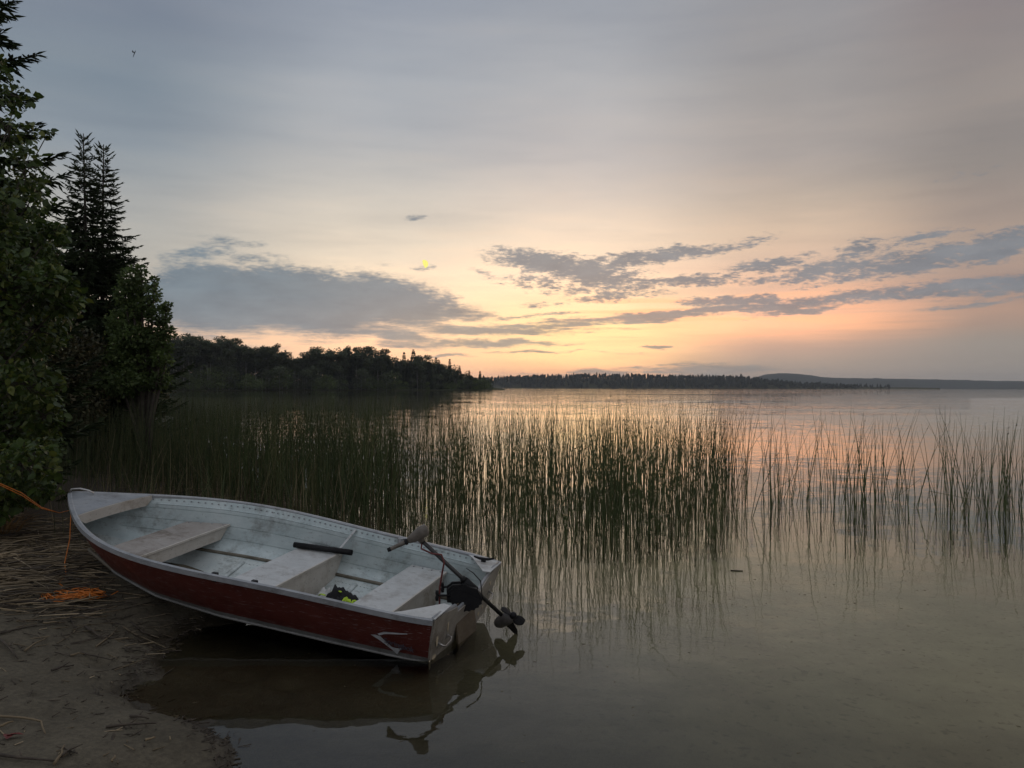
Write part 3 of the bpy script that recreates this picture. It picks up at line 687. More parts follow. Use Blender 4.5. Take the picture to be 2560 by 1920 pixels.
# big-leaved shrub nearest the camera: each near leaf is a part
def near_shrub():
    d = 6.9; bx = (-170 - 1280) / F * d; bz = gz(bx, d)
    o = empty('leafy_shrub', (bx, d, bz)); base_ = Vector((bx, d, bz)); t = MB()
    tag(o, 'big-leaved green shrub hanging over the beach at the left frame edge', 'shrub')
    leaves = []
    sprays = [(20, 330, 60, 60), (60, 420, 50, 70), (10, 520, 90, 80), (80, 620, 70, 70), (120, 700, 60, 50), (20, 720, 100, 100), (150, 760, 55, 40), (90, 820, 80, 70), (0, 900, 100, 90), (60, 960, 90, 70), (110, 1040, 50, 60), (20, 1080, 90, 80), (60, 1160, 80, 70), (0, 1210, 90, 50), (30, 1240, 80, 40), (90, 1225, 60, 30), (-60, 1270, 80, 60), (-60, 600, 90, 200), (-80, 1000, 90, 200), (90, 480, 40, 60), (40, 240, 40, 40), (-30, 180, 50, 70), (115, 335, 26, 14), (185, 745, 26, 18), (130, 575, 36, 30)]
    for (px_, py_, rx, ry) in sprays:
        dd = d + rnd.uniform(-.9, .7); c = at(px_, py_, dd); k = dd / F
        root = base_ + Vector((rnd.uniform(-.5, .2), rnd.uniform(-.4, .4), -.1))
        mid = root.lerp(c, .5) + Vector((-.25, rnd.uniform(-.2, .2), .25))
        t.tube([root - base_, mid - base_, c - base_], [.016, .011, .004], 5)
        nl = int((40 + rx * ry / 9) * (.42 if py_ < 560 else .9))
        for q in range(nl):
            u = Vector((rnd.gauss(0, 1), rnd.gauss(0, 1), rnd.gauss(0, 1))).normalized() * rnd.uniform(.2, 1) ** .5
            p = c + Vector((u.x * rx * k, u.y * rx * k * 1.2, u.z * ry * k))
            a = Vector((rnd.gauss(.2, .8), rnd.gauss(-.2, .8), rnd.gauss(-.35, .6))).normalized()
            leaves.append((p - base_, a, (rnd.gauss(0, .8), rnd.gauss(-.2, .8), 1.0), min(.12, .052 * math.exp(rnd.gauss(0, .36)))))
            if rnd.random() < .12: t.tube([c - base_, (c - base_).lerp(p - base_, .6), p - base_], [.003, .0025, .0015], 3, cap=False)
    t.build('stem', M['bark'], o)
    def score(l):
        w = l[0] + base_; pxx = 1280 + w.x / w.y * F
        return l[3] / w.y if pxx > -20 else 0
    leaves.sort(key=score, reverse=True)
    me = [np_mesh('leaf', np.array(LEAF) * np.array([1, w_, z_]), LEAF_F, M['leaf_big'], smooth=True) for w_, z_ in ((1, 1), (.85, 2.0), (1.1, .5))]
    for (p, a, up, s) in leaves[:300]:
        lo = link('leaf', rnd.choice(me), o)
        side = Vector(up).cross(a).normalized(); nn = a.cross(side)
        mw = Matrix((a, side, nn)).transposed().to_4x4(); mw.translation = p
        lo.matrix_local = mw @ Matrix.Diagonal((s, s, s, 1))
    rest = leaves[300:]
    V, Fc = scatter(LEAF, LEAF_F, [tuple(l[0]) for l in rest], [tuple(l[1]) for l in rest], [l[2] for l in rest], [l[3] for l in rest])
    f = link('foliage', np_mesh('foliage', V, Fc, M['leaf_big'], smooth=True), o); f['kind'] = 'stuff'
near_shrub()

# ================================================================== reeds
def reed_path(x, y, z0, h, lean, ldir, curve, kink=None):
    dx, dy = math.cos(ldir), math.sin(ldir); pts = []
    for k in range(6):
        s = k / 5; off = h * (math.tan(lean) * s + curve * s * s)
        pts.append(Vector((x + dx * off, y + dy * off, h * s * (1 - .25 * abs(curve) * s))))
    if kink:
        f, ang = kink; i = max(1, int(f * 5)); a = pts[i]; rest = h * (1 - i / 5)
        pts = pts[:i + 1] + [a + Vector((dx * math.sin(ang), dy * math.sin(ang), math.cos(ang))) * rest * t for t in (.33, .66, 1)]
    lo = pts[0].copy(); lo.z = z0
    return [lo] + pts
def inframe(x, y): return y > 3 and abs(x / y) < .67
clumps = [(rnd.uniform(-9, 9), rnd.uniform(6, 26), rnd.uniform(.35, 1.1)) for _ in range(240)]
def clump_w(x, y):
    v = 0
    for cx, cy, s in clumps:
        q = ((x - cx) ** 2 + (y - cy) ** 2) / (s * s)
        if q < 6: v += math.exp(-q)
    return v
def front(pxx): return float(np.interp(pxx, [0, 500, 900, 1080, 1200, 1320, 1500, 1700, 1800, 1870], [11, 9.3, 8.6, 8.2, 7.75, 7.5, 7.55, 7.9, 8.4, 9.2]))
reeds = []
tries = 0
while len(reeds) < 6200 and tries < 90000:
    tries += 1
    y = rnd.uniform(7.2, 26) if rnd.random() < .75 else rnd.uniform(7.2, 14); x = rnd.uniform(-.62 * y, .36 * y)
    pxx = 1280 + x / y * F
    if pxx > 1880 or y < front(pxx) + rnd.gauss(0, .18): continue
    edge = 1.0 if pxx < 1790 else max(0.15, 1 - (pxx - 1790) / 100)
    far_ = 1.0 if y < 15 else max(0, 1 - (y - 15) / 11)
    if pxx > 1150: far_ *= 1.0 if y < 13 else max(.16, 1 - (y - 13) / 9)
    pr = (.22 + .12 * clump_w(x, y)) * edge * far_ * (1.35 if pxx < 1000 else .66)
    if rnd.random() > pr: continue
    h = rnd.gauss(1.25, .13)
    if shore_dist(np.array([x]), np.array([y]))[0] > 2.2: continue
    reeds.append((x, y, h, abs(rnd.gauss(0, R(6.5))), rnd.uniform(0, 6.28), rnd.gauss(0, .11), None, 'dense'))
for i in range(250):                       # thin stand on the right
    pxx = rnd.choice([1905, 1930, 1965, 2010, 2050, 2075, 2110, 2140, 2165, 2185, 2215, 2240, 2258, 2345, 2360, 2395, 2410, 2450, 2480, 2500, 2520, 2550]) + rnd.gauss(0, 26)
    y = rnd.gauss(10.7, 1.3) if pxx < 2270 else rnd.gauss(10.5, .8)
    y = max(8.9 + (0 if pxx < 2150 else .6), y)
    h = rnd.gauss(1.10, .17); h = min(h, 1.38)
    reeds.append(((pxx - 1280) / F * y, y, h, abs(rnd.gauss(0, R(7))), rnd.choice([0, math.pi]) + rnd.gauss(0, .6), rnd.gauss(0, .12), None, 'sparse'))
for i in range(26):
    pxx = rnd.uniform(1200, 2450); y = rnd.uniform(8.2, 11.5) if pxx < 1850 else rnd.uniform(9.6, 12)
    reeds.append(((pxx - 1280) / F * y, y, rnd.uniform(.8, 1.15), R(rnd.uniform(3, 14)), rnd.choice([0, math.pi]) + rnd.gauss(0, .3), 0.0, (rnd.uniform(.25, .7), R(rnd.uniform(80, 150))), 'bent'))
def reed_tube(mb, rd, rad, m=0, sides=4):
    x, y, h, ln, ld, cv, kk, zone = rd
    z0 = max(-.5, min(gz_fast(x, y), -.02)) - .02
    p = reed_path(x, y, z0, h, ln, ld, cv, kk)
    n = len(p); mb.tube(p, [rad * (1 - .82 * (i / (n - 1)) ** 1.6) for i in range(n)], sides, m, cap=False)
    if rnd.random() < .07 and kk is None:   # spikelet tuft just under the tip
        q = p[-2].lerp(p[-1], rnd.uniform(.2, .7)); s = rnd.uniform(.007, .012)
        mb.add([q + Vector((-s, 0, 0)), q + Vector((0, s * .6, -s)), q + Vector((s, 0, .3 * s)), q + Vector((0, -s * .6, s))], [(0, 1, 2), (0, 2, 3), (0, 3, 1), (1, 3, 2)], 1)
_gxy = np.array([(r_[0], r_[1]) for r_ in reeds]); _gh = ground_h(_gxy[:, 0], _gxy[:, 1]); _gm = {(r_[0], r_[1]): float(h_) for r_, h_ in zip(reeds, _gh)}
def gz_fast(x, y): return _gm[(x, y)]
def vis(rd):
    x, y = rd[0], rd[1]; pxx = 1280 + x / y * F
    if abs(pxx - 1280) > 1280: return -1
    if pxx < 700: return rd[2] / y * .5     # behind the boat or in the dark mass
    return rd[2] / y * (1.5 if rd[7] != 'dense' else 1.0)
order = sorted(range(len(reeds)), key=lambda i: -vis(reeds[i]))
single = set(order[:300]); GR = {'dense': ('dark green reed stem in the thick front edge of the reed stand', 'reeds along the front edge of the thick stand'), 'sparse': ('thin leaning reed stem in the open stand on the right of the lake', 'reeds in the open stand on the right'), 'bent': ('broken reed folded over towards the water', 'broken folded reeds')}
stuff = MB()
for i, rd in enumerate(reeds):
    rad = rnd.uniform(.0030, .0050) * (1.1 if rd[7] == 'dense' else 1.2)
    if i in single:
        mb = MB(); reed_tube(mb, rd, rad, sides=5); o_ = mb.build('reed', [M['reed'], M['twig']]); tag(o_, GR[rd[7]][0], 'reed', GR[rd[7]][1])
    else: reed_tube(stuff, rd, rad, sides=3)
# short dead stems and marsh grass along the shore side
for i in range(2600):
    y = rnd.uniform(6.2, 19); s_x = float(np.interp(y, SHORE[10:20, 1], SHORE[10:20, 0])); x = s_x + rnd.gauss(-.1, .8 + y * .05)
    if 1280 + x / y * F < 120 or (y < 7.2 and x > -2.9): continue
    h = rnd.uniform(.25, .95); z0 = max(0, .05 * (s_x - x)); a = rnd.uniform(0, 6.28); ln = abs(rnd.gauss(0, .28)) * h
    stuff.tube([(x, y, z0 - .05), (x + math.cos(a) * ln * .4, y + math.sin(a) * ln * .4, z0 + h * .55), (x + math.cos(a) * ln, y + math.sin(a) * ln, z0 + h)], [.004, .0032, .001], 3, 2 if rnd.random() < .35 else 0, cap=False)
o_ = stuff.build('reed_bed', [M['reed'], M['twig'], M['reed_tan']]); tag(o_, 'thick bed of upright reeds and marsh grass standing in the shallows behind the boat', 'reed bed', kind='stuff')

# ================================================================== the boat
BP = [-0.292, 4.926, -0.08, 2.82, 0.099, -0.075, 3.299]
L = BP[6]
KB = [0, .2, .4, .6, .8, 1.0]; GB = [.557, .719, .925, 1.226, 1.343, .731]
KZ = [0, .33, .66, 1.0]; GZ = [.402, .437, .470, .535]
def lag(k, v, s):
    o = 0
    for i in range(len(k)):
        w = 1.0
        for j in range(len(k)):
            if i != j: w *= (s - k[j]) / (k[i] - k[j])
        o += v[i] * w
    return o
def beam(s): return lag(KB, GB, s) * max(0, 1 - s) ** .62
def sheer(s): return lag(KZ, GZ, s)
CXs = [0, .2, .45, .62, .78, .88, .95, 1.0]; CYs = [.455, .475, .485, .44, .31, .19, .09, 0.0]
CZs = [.085, .085, .09, .10, .13, .17, .21, .25]
def chine(s): return float(np.interp(s, CXs, CYs)), float(np.interp(s, CXs, CZs))
def keelz(s): return .0 if s < .6 else .10 * ((s - .6) / .4) ** 2
def xshift(s, v): return .076 * (1 - v) * (1 - s) ** 8 - .46 * (1 - v) ** 2.0 * s ** 7
TS = [0, .06, .16, .30, .315, .52, .535, .74, .755, .90, 1.0]
OF = [0, 0, 0, .006, 0, .006, 0, .006, 0, .004, 0]
def side_pt(s, t, inner=0.0):
    b_, zg = beam(s), sheer(s); c, zc = chine(s); zk = keelz(s)
    k = .55 + .45 * min(1, (1 - s) / .3)
    y = c + (b_ - c) * (t + .10 * math.sin(math.pi * t)); z = zc + (zg - zc) * t
    v = (z - zk) / (zg - zk)
    return Vector((s * L + xshift(s, v), max(0, y - inner), z + inner * .2))
def bottom_pt(s, u, inner=0.0):            # u 0 keel .. 1 chine
    c, zc = chine(s); zk = keelz(s); z = zk + (zc - zk) * u ** 1.3; zg = sheer(s)
    return Vector((s * L + xshift(s, (z - zk) / (zg - zk)), max(0, c * u - inner * u), z + inner))
def wall_y(s, z):                          # inner half width at height z
    c, zc = chine(s); zg = sheer(s); t = min(1, max(0, (z - zc) / (zg - zc))); return side_pt(s, t, .012).y
boat = empty('rowing_boat', BP[:3])
Rm = Matrix.Rotation(BP[3], 3, 'Z') @ Matrix.Rotation(-BP[4], 3, 'Y') @ Matrix.Rotation(BP[5], 3, 'X')
boat.rotation_euler = Rm.to_euler()
tag(boat, 'red aluminium rowing boat with bare metal inside, its bow pulled up on the sand', 'boat')
BM = Matrix.Translation(BP[:3]) @ Rm.to_4x4()
def b2w(p): return BM @ Vector(p)

def alu(name, base, var, rough, grime=True, stain=(.10, .085, .06)):
    m = bpy.data.materials.new(name); m.use_nodes = True; g = NG(m.node_tree); b = g.n['Principled BSDF']
    tcx = g.new('ShaderNodeTexCoord').outputs['Object']
    c = g.ramp(g.noise(tcx, 5, 6, .65), [(0.3, tuple(base) + (1,)), (0.72, tuple(var) + (1,))])
    if grime:
        c = g.mix(g.maprange(g.noise(tcx, 3.3, 8, .72), .48, .70, 0, .75), c, tuple(stain) + (1,))
        c = g.mix(g.maprange(g.noise(g.mapping(tcx, scale=(1, 1.6, 4)), 11, 6, .7), .56, .70, 0, .45), c, tuple(q * .7 for q in stain) + (1,))
        c = g.mix(g.maprange(g.noise(tcx, 60, 3, .6), .66, .74, 0, .7), c, (.06, .055, .05, 1))
        sc = g.noise(g.mapping(tcx, scale=(3, 60, 60)), 3, 3, .6)
        c = g.mix(g.maprange(sc, .60, .70, 0, .25), c, (.8, .8, .8, 1))
    g.l.new(c, b.inputs['Base Color']); b.inputs['Metallic'].default_value = .15; b.inputs['Roughness'].default_value = rough
    g.l.new(g.maprange(g.noise(tcx, 9, 5, .6), .3, .7, rough - .1, rough + .15), b.inputs['Roughness'])
    bp = g.new('ShaderNodeBump'); bp.inputs['Strength'].default_value = .35; bp.inputs['Distance'].default_value = .004
    g.l.new(g.noise(tcx, 14, 4, .6), bp.inputs['Height']); g.l.new(bp.outputs[0], b.inputs['Normal'])
    return m
def dirty(m, spots, colr):                 # mud smears where feet and water have been
    g = NG(m.node_tree); b = g.n['Principled BSDF']; tcx = g.new('ShaderNodeTexCoord').outputs['Object']
    c = b.inputs['Base Color'].links[0].from_socket; nz = g.math('MULTIPLY', g.math('SUBTRACT', g.noise(tcx, 9, 6, .7), .5), 1.5)
    for (x_, y_, rx, ry, st) in spots:
        d_ = g.vmath('LENGTH', g.mapping(tcx, loc=(x_, y_, .05), scale=(rx, ry, .5), typ='TEXTURE'))
        c = g.mix(g.maprange(g.math('ADD', d_, nz), 1.0, .45, 0, st), c, colr)
    g.l.new(c, b.inputs['Base Color'])
M['inner'] = alu('boat_inside_paint', (.46, .55, .56), (.64, .72, .72), .5, stain=(.16, .16, .145))
M['floor'] = alu('boat_floor_paint', (.50, .57, .57), (.68, .73, .71), .55, stain=(.09, .085, .07))
dirty(M['floor'], [(1.80, -.12, .22, .16, .85), (2.05, .15, .2, .14, .6), (1.05, -.25, .16, .12, .6), (.85, .1, .2, .2, .7), (2.45, 0, .3, .12, .5), (.2, 0, .2, .3, .6)], (.10, .105, .105, 1))
M['bench'] = alu('bench_metal', (.46, .47, .46), (.60, .61, .60), .42, stain=(.22, .19, .16))
M['wood_bench'] = alu('weathered_bench', (.30, .27, .24), (.42, .39, .36), .6, stain=(.12, .09, .065))
M['cream'] = alu('cream_edge', (.50, .465, .41), (.62, .585, .53), .55, stain=(.25, .18, .11))
M['rail'] = alu('rail_metal', (.24, .26, .28), (.38, .39, .40), .38, stain=(.14, .13, .12))
M['bare'] = alu('bare_hull_metal', (.16, .16, .155), (.26, .26, .25), .5, stain=(.07, .065, .055))
M['transom'] = alu('transom_metal', (.30, .27, .23), (.42, .39, .34), .5, stain=(.13, .105, .075))
M['board'] = alu('stained_board', (.09, .065, .04), (.17, .13, .085), .6, stain=(.02, .017, .013))
M['red'] = alu('red_hull_paint', (.112, .027, .020), (.155, .037, .028), .42, stain=(.12, .022, .018))
M['black'] = mat('black_plastic', (.007, .007, .008), .6, spec=.25, var=(.014, .014, .015), nscale=30, bump=.3, bscale=120)
M['shaft'] = mat('dark_shaft', (.035, .035, .036), .35, metal=.5, var=(.06, .058, .055), nscale=20)
M['headgrey'] = mat('motor_housing', (.105, .092, .076), .5, var=(.17, .148, .122), nscale=25)
M['pod'] = mat('motor_pod', (.07, .065, .06), .45, var=(.13, .12, .11), nscale=20)
M['steel'] = mat('bright_steel', (.55, .54, .52), .3, metal=.8, var=(.35, .34, .32), nscale=30)
M['white'] = mat('white_decal', (.62, .64, .66), .5, var=(.42, .43, .44), nscale=25)
M['darkink'] = mat('faded_lettering', (.11, .12, .15), .6)
M['cable'] = mat('red_cable', (.16, .035, .03), .5, var=(.10, .02, .02), nscale=30)

NS = 72
Ss = [1 - (1 - i / NS) ** 1.35 for i in range(NS + 1)]
def shell(inner, mats_fn, name, mats, floor_only=None):
    mb = MB()
    for sd in (1, -1):
        rows = []
        for s in Ss:
            row = [bottom_pt(s, u, inner) for u in (0, .35, .7, 1)][:-1]
            c0 = bottom_pt(s, 1, inner)
            row += [c0]
            for t, o in zip(TS[1:], OF[1:]):
                p = side_pt(s, t, inner - (o if (s < .93 and inner > 0) else 0)); row.append(p)
            rows.append([Vector((p.x, p.y * sd, p.z)) for p in row])
        n = len(rows[0]); vs = [p for r_ in rows for p in r_]
        for j in range(n - 1):
            if floor_only is True and j >= 3: continue
            if floor_only is False and j < 3: continue
            fs = []
            for i in range(NS):
                q = (i * n + j, (i + 1) * n + j, (i + 1) * n + j + 1, i * n + j + 1)
                fs.append(q if (sd == 1) == (inner == 0) else q[::-1])
            mb.add(vs, fs, mats_fn(j), True) if False else None
            base_ = len(mb.v); mb.v.extend([tuple(p) for p in vs]) if j == (0 if floor_only is not False else 3) else None
            off = len(mb.v) - len(vs)
            for q in fs: mb.f.append(tuple(k + off for k in q)); mb.m.append(mats_fn(j)); mb.sm.append(j < 3 or j % 2 == 1)
    return mb.build(name, mats, boat)
hull = shell(0.0, lambda j: 1 if j < 5 else 0, 'hull', [M['red'], M['bare']])
shell(.010, lambda j: 0, 'inner_side', [M['inner']], False)
shell(.010, lambda j: 0, 'floor', [M['floor']], True)
# spray rail along each chine
for sd in (1, -1):
    mb = MB(); pts = [side_pt(s, .05) + Vector((0, .006, 0)) for s in Ss if s < .9]
    mb.tube([(p.x, p.y * sd, p.z) for p in pts], .009, 5); mb.build('chine_rail', M['bare'], boat)
# gunwale rails
def sweep_rect(path, w, h, nsign, mb, mat_i=0):
    vs = []
    for i, p in enumerate(path):
        t = (path[min(i + 1, len(path) - 1)] - path[max(0, i - 1)]); t.z = 0; t.normalize()
        nrm = Vector((t.y, -t.x, 0)) * nsign
        for a, c in ((-.35, -h), (-.35, 0), (.0, .006), (.65, .004), (.65, -h * .9)):
            vs.append(p + nrm * (w * a) + Vector((0, 0, c)))
    n = 5; fs = []
    for i in range(len(path) - 1):
        for k in range(n):
            q = (i * n + k, i * n + (k + 1) % n, (i + 1) * n + (k + 1) % n, (i + 1) * n + k)
            fs.append(q if nsign > 0 else q[::-1])
    fs += [tuple(range(n)), tuple(range((len(path) - 1) * n, len(path) * n))[::-1]]
    mb.add(vs, fs, mat_i, False)
for sd in (1, -1):
    mb = MB(); path = [Vector((side_pt(s, 1).x, side_pt(s, 1).y * sd, sheer(s) + .004)) for s in Ss]
    sweep_rect(path, .034, .030, -sd, mb); mb.build('gunwale', M['rail'], boat)
    # inside lip line below the rail
    mb = MB(); mb.tube([(side_pt(s, .84).x, (side_pt(s, .84, .013).y) * sd, side_pt(s, .84).z) for s in Ss if s < .86], .0045, 4); mb.build('side_bead', M['inner'], boat)
    # floor-edge stringer (dark groove with a riveted flange)
    mb = MB(); mb.tube([(s * L, (chine(s)[0] - .010 + .012) * sd, chine(s)[1] + .026) for s in Ss if .02 < s < .9], .010, 5, flat=1.4); mb.build('stringer', mat('grimy_stringer', (.10, .085, .06), .7, var=(.20, .18, .14), nscale=12), boat)
    mb = MB()
    for k in range(92):
        s = .03 + k * .0092; c, zc = chine(s); y_ = (c - .055) * sd; z_ = keelz(s) + (zc - keelz(s)) * ((c - .055) / max(c, .06)) ** 1.3 + .013
        if c > .1: mb.box((s * L, y_, z_), (.010, .010, .006))
    rv = mb.build('rivets', M['floor'], boat); rv['kind'] = 'stuff'
# ribs and keelson on the floor
def floor_z(s, y): c, zc = chine(s); return keelz(s) + (zc - keelz(s)) * min(1, abs(y) / max(c, .01)) ** 1.3 + .010
mb = MB(); mb.tube([(s * L + xshift(s, 0) * .9, 0, keelz(s) + .016) for s in Ss if .02 < s < .88], .022, 6, flat=.5); mb.build('keelson', M['floor'], boat)
for xr in (.22, .86, 1.06, 1.78, 2.02, 2.68):
    s = xr / L; c = chine(s)[0] - .05; mb = MB()
    mb.tube([(xr, -c + 2 * c * k / 12, floor_z(s, -c + 2 * c * k / 12) + .006) for k in range(13)], .024, 6, flat=.55); mb.build('rib', M['floor'], boat)
# benches: top plate + aft panel + lip
def bench(x0, x1, z, top_m, aft_h, name='bench'):
    mb = MB(); N = 7; vs = []
    for zz in (z, z - .022):
        for xx in (x0, x1):
            w = wall_y(xx / L, z - .02) - .002
            vs += [Vector((xx, -w + 2 * w * k / (N - 1), zz)) for k in range(N)]
    def ix(a, b_, k): return a * 2 * N + b_ * N + k
    fs = []
    for k in range(N - 1):
        fs += [(ix(0, 0, k), ix(0, 1, k), ix(0, 1, k + 1), ix(0, 0, k + 1)), (ix(1, 0, k), ix(1, 0, k + 1), ix(1, 1, k + 1), ix(1, 1, k)),
               (ix(0, 0, k), ix(0, 0, k + 1), ix(1, 0, k + 1), ix(1, 0, k)), (ix(0, 1, k), ix(1, 1, k), ix(1, 1, k + 1), ix(0, 1, k + 1))]
    fs += [(ix(0, 0, 0), ix(1, 0, 0), ix(1, 1, 0), ix(0, 1, 0)), (ix(0, 0, N - 1), ix(0, 1, N - 1), ix(1, 1, N - 1), ix(1, 0, N - 1))]
    mb.add(vs, fs); o = mb.build(name, top_m, boat)
    for xx, nm, hh in ((x0 + .012, 'aft_panel', aft_h), (x1 - .012, 'fore_panel', max(.05, aft_h * .6))):
        p = MB(); s = xx / L; vs = []; K = 15
        for k in range(K):
            f = -1 + 2 * k / (K - 1); w = wall_y(s, z - .03) - .004; y_ = f * w
            zb = z - hh
            c, zc = chine(s)
            zfl = floor_z(s, y_) if abs(y_) < c else zc + (abs(y_) - c) / max(.02, (w - c)) * (z - .03 - zc)
            zb = max(zb, zfl + .004); zb = min(zb, z - .024)
            vs += [Vector((xx - .006, y_, z - .0225)), Vector((xx - .006, y_, zb)), Vector((xx + .006, y_, z - .0225)), Vector((xx + .006, y_, zb))]
        fs = []
        for k in range(K - 1):
            a = 4 * k; b_ = a + 4
            fs += [(a, a + 1, b_ + 1, b_), (a + 2, b_ + 2, b_ + 3, a + 3), (a, b_, b_ + 2, a + 2), (a + 1, a + 3, b_ + 3, b_ + 1)]
        p.add(vs, fs); p.build(nm, M['cream'], o)
    e = MB(); w = wall_y(x0 / L, z - .02) - .004
    e.box((x0 - .004, 0, z - .006), (.012, 2 * w, .016)); e.build('edge_trim', M['cream'], o)
    return o
bench(2.27, 2.58, .325, M['wood_bench'], .105)
bench(1.25, 1.57, .275, M['bench'], .5)
bench(.395, .67, .275, M['bench'], .5)
# bow deck
mb = MB(); K = 26; xs_ = [2.87 + (L * .999 - 2.87) * (1 - (1 - i / K) ** 1.5) for i in range(K + 1)]; vs = []
for xx in xs_:
    s = xx / L; w = max(.002, beam(s) - .006); z = sheer(s) + .006
    vs += [Vector((xx, w * f, z + .012 * (1 - f * f))) for f in (-1, -.5, 0, .5, 1)]
fs = [(i * 5 + k, (i + 1) * 5 + k, (i + 1) * 5 + k + 1, i * 5 + k + 1) for i in range(K) for k in range(4)]
mb.add(vs, fs, 0, True); deck = mb.build('bow_deck', M['rail'], boat)
w = beam(2.87 / L) - .012; zt = sheer(2.87 / L)
mb = MB(); K = 12
vs = []
for k in range(K + 1):
    f = -1 + 2 * k / K; y_ = f * w; za = zt + .004 + .012 * (1 - f * f); zb = max(za - .075, zt - .075)
    if abs(f) > .9: zb = za - .03
    for dx in (-.006, .006): vs += [Vector((2.866 + dx, y_, za)), Vector((2.866 + dx, y_, zb))]
fs = []
for k in range(K):
    a = 4 * k; c_ = a + 4
    fs += [(a, a + 1, c_ + 1, c_), (a + 2, c_ + 2, c_ + 3, a + 3), (a, c_, c_ + 2, a + 2), (a + 1, a + 3, c_ + 3, c_ + 1)]
mb.add(vs, fs); mb.build('deck_edge', M['cream'], deck)
# bow lifting handle
mb = MB(); zb_ = sheer(.97)
mb.tube([(L - .16, -.045, zb_ + .022), (L - .13, -.03, zb_ + .040), (L - .07, .0, zb_ + .055), (L - .01, .02, zb_ + .046), (L + .01, .024, zb_ + .012)], [.010, .010, .011, .010, .010], 8, flat=.6); mb.build('bow_handle', M['steel'], boat)
mb = MB(); mb.tube([(L - .03, 0, .42), (L + .012, 0, .41), (L + .016, 0, .385), (L - .06, 0, .37)], .006, 6); mb.build('bow_eye', M['steel'], boat)
# transom with the motor notch
def tx(v): return .076 * (1 - v)
top = []
wt_ = beam(0); zg0 = sheer(0)
for y_, z_ in [(-1, 0), (-.80, .0), (-.66, -.012), (-.50, -.055), (-.40, -.085), (-.28, -.092), (.28, -.092), (.31, -.086), (.335, -.055), (.36, -.048), (.45, -.040), (.62, -.022), (.80, -.004), (1, 0)]:
    top.append((y_ * wt_, zg0 + z_))
mb = MB(); fr = []
def low(y_):
    c, zc = chine(0); a = abs(y_)
    if a <= c: return zc * (a / c) ** 1.3
    lo_, hi_ = 0., 1.
    for _ in range(30):
        m_ = (lo_ + hi_) / 2
        if side_pt(0, m_).y < a: lo_ = m_
        else: hi_ = m_
    return zc + (zg0 - zc) * lo_
pts = []
ys = sorted(set([round(q[0], 4) for q in top] + [round(-wt_ + 2 * wt_ * k / 40, 4) for k in range(41)]))
tyy = [q[0] for q in top]; tzz = [q[1] for q in top]
vs = []
for y_ in ys:
    zt_ = float(np.interp(y_, tyy, tzz)); zl = min(low(y_), zt_ - .001)
    for dx in (-.012, .022):
        vs += [Vector((tx(zt_ / zg0) + dx, y_, zt_)), Vector((tx(zl / zg0) + dx, y_, zl))]
fs = []
for k in range(len(ys) - 1):
    a = 4 * k; c_ = a + 4
    fs += [(a, c_, c_ + 1, a + 1), (a + 2, a + 3, c_ + 3, c_ + 2), (a, a + 2, c_ + 2, c_), (a + 1, c_ + 1, c_ + 3, a + 3)]
mb.add(vs, fs); transom = mb.build('transom', M['transom'], boat)
# stained board in the middle of the transom, and its inside pad
mb = MB(); zt_ = zg0 - .0935
mb.box((tx(.45) - .017, -.02, (zt_ + .05) / 2 + .015), (.012, .30, zt_ - .05), Matrix.Rotation(math.atan(.076 / zg0), 3, 'Y')); mb.build('transom_board', M['board'], transom)
mb = MB(); mb.tube([Vector((tx(q[1] / zg0) + .005, q[0], q[1] + .003)) for q in top], .009, 6, flat=1.9); mb.build('transom_cap', M['rail'], transom)
def handle(y_, z_, w_=.13):
    mb = MB(); x_ = tx(z_ / zg0) - .013
    mb.tube([(x_ + .004, y_ - w_ / 2, z_ + .012), (x_ - .03, y_ - w_ / 2, z_), (x_ - .036, y_ - w_ * .3, z_ - .012), (x_ - .036, y_ + w_ * .3, z_ - .012), (x_ - .03, y_ + w_ / 2, z_), (x_ + .004, y_ + w_ / 2, z_ + .012)], .006, 6)
    for e in (-1, 1): mb.box((x_ - .001, y_ + e * w_ / 2, z_ + .012), (.006, .03, .045))
    mb.build('transom_handle', M['steel'], transom)
handle(.33, .19); handle(-.36, .23)
mb = MB()
for (y_, z_, a, b_) in [(.44, .245, .018, .05), (.30, .28, .014, .05), (.42, .12, .03, .022), (.46, .10, .014, .04), (-.30, .12, .02, .016), (-.36, .15, .012, .018), (-.40, .31, .016, .02), (-.27, .27, .012, .02), (-.22, .09, .016, .014)]:
    n_ = 9; pl = [(math.cos(6.28 * k / n_) * a * rnd.uniform(.5, 1.2), math.sin(6.28 * k / n_) * b_ * rnd.uniform(.5, 1.2)) for k in range(n_)]
    Mx = Matrix.Translation((tx(z_ / zg0) - .0125, y_, z_)) @ Matrix(((0, 0, -1, 0), (-1, 0, 0, 0), (0, 1, 0, 0), (0, 0, 0, 1)))
    mb.prism(pl, .0022, Mx)
mb.build('paint_remnant', mat('pale_paint_remnant', (.55, .47, .33), .6, var=(.40, .33, .22), nscale=60), transom)
# corner plates with a cleat on the far one
for sd in (1, -1):
    mb = MB(); w0 = beam(0); pl = [(-.014, w0 * sd), (.26, (beam(.26 / L) - .004) * sd), (.20, (beam(.2 / L) - .05) * sd), (.035, (w0 - .235) * sd), (-.014, (w0 - .225) * sd)]
    if sd < 0: pl = pl[::-1]
    mb.prism(pl, .006, Matrix.Translation((0, 0, zg0 + .006)), 0); mb.build('corner_plate', M['bench'], boat)
mb = MB(); zc_ = zg0 + .0125; mb.box((.10, -.50, zc_ + .008), (.03, .02, .016)); mb.tube([(.03, -.515, zc_ + .030), (.07, -.508, zc_ + .020), (.13, -.498, zc_ + .020), (.17, -.49, zc_ + .030)], [.006, .010, .010, .006], 6); mb.build('cleat', M['black'], boat)
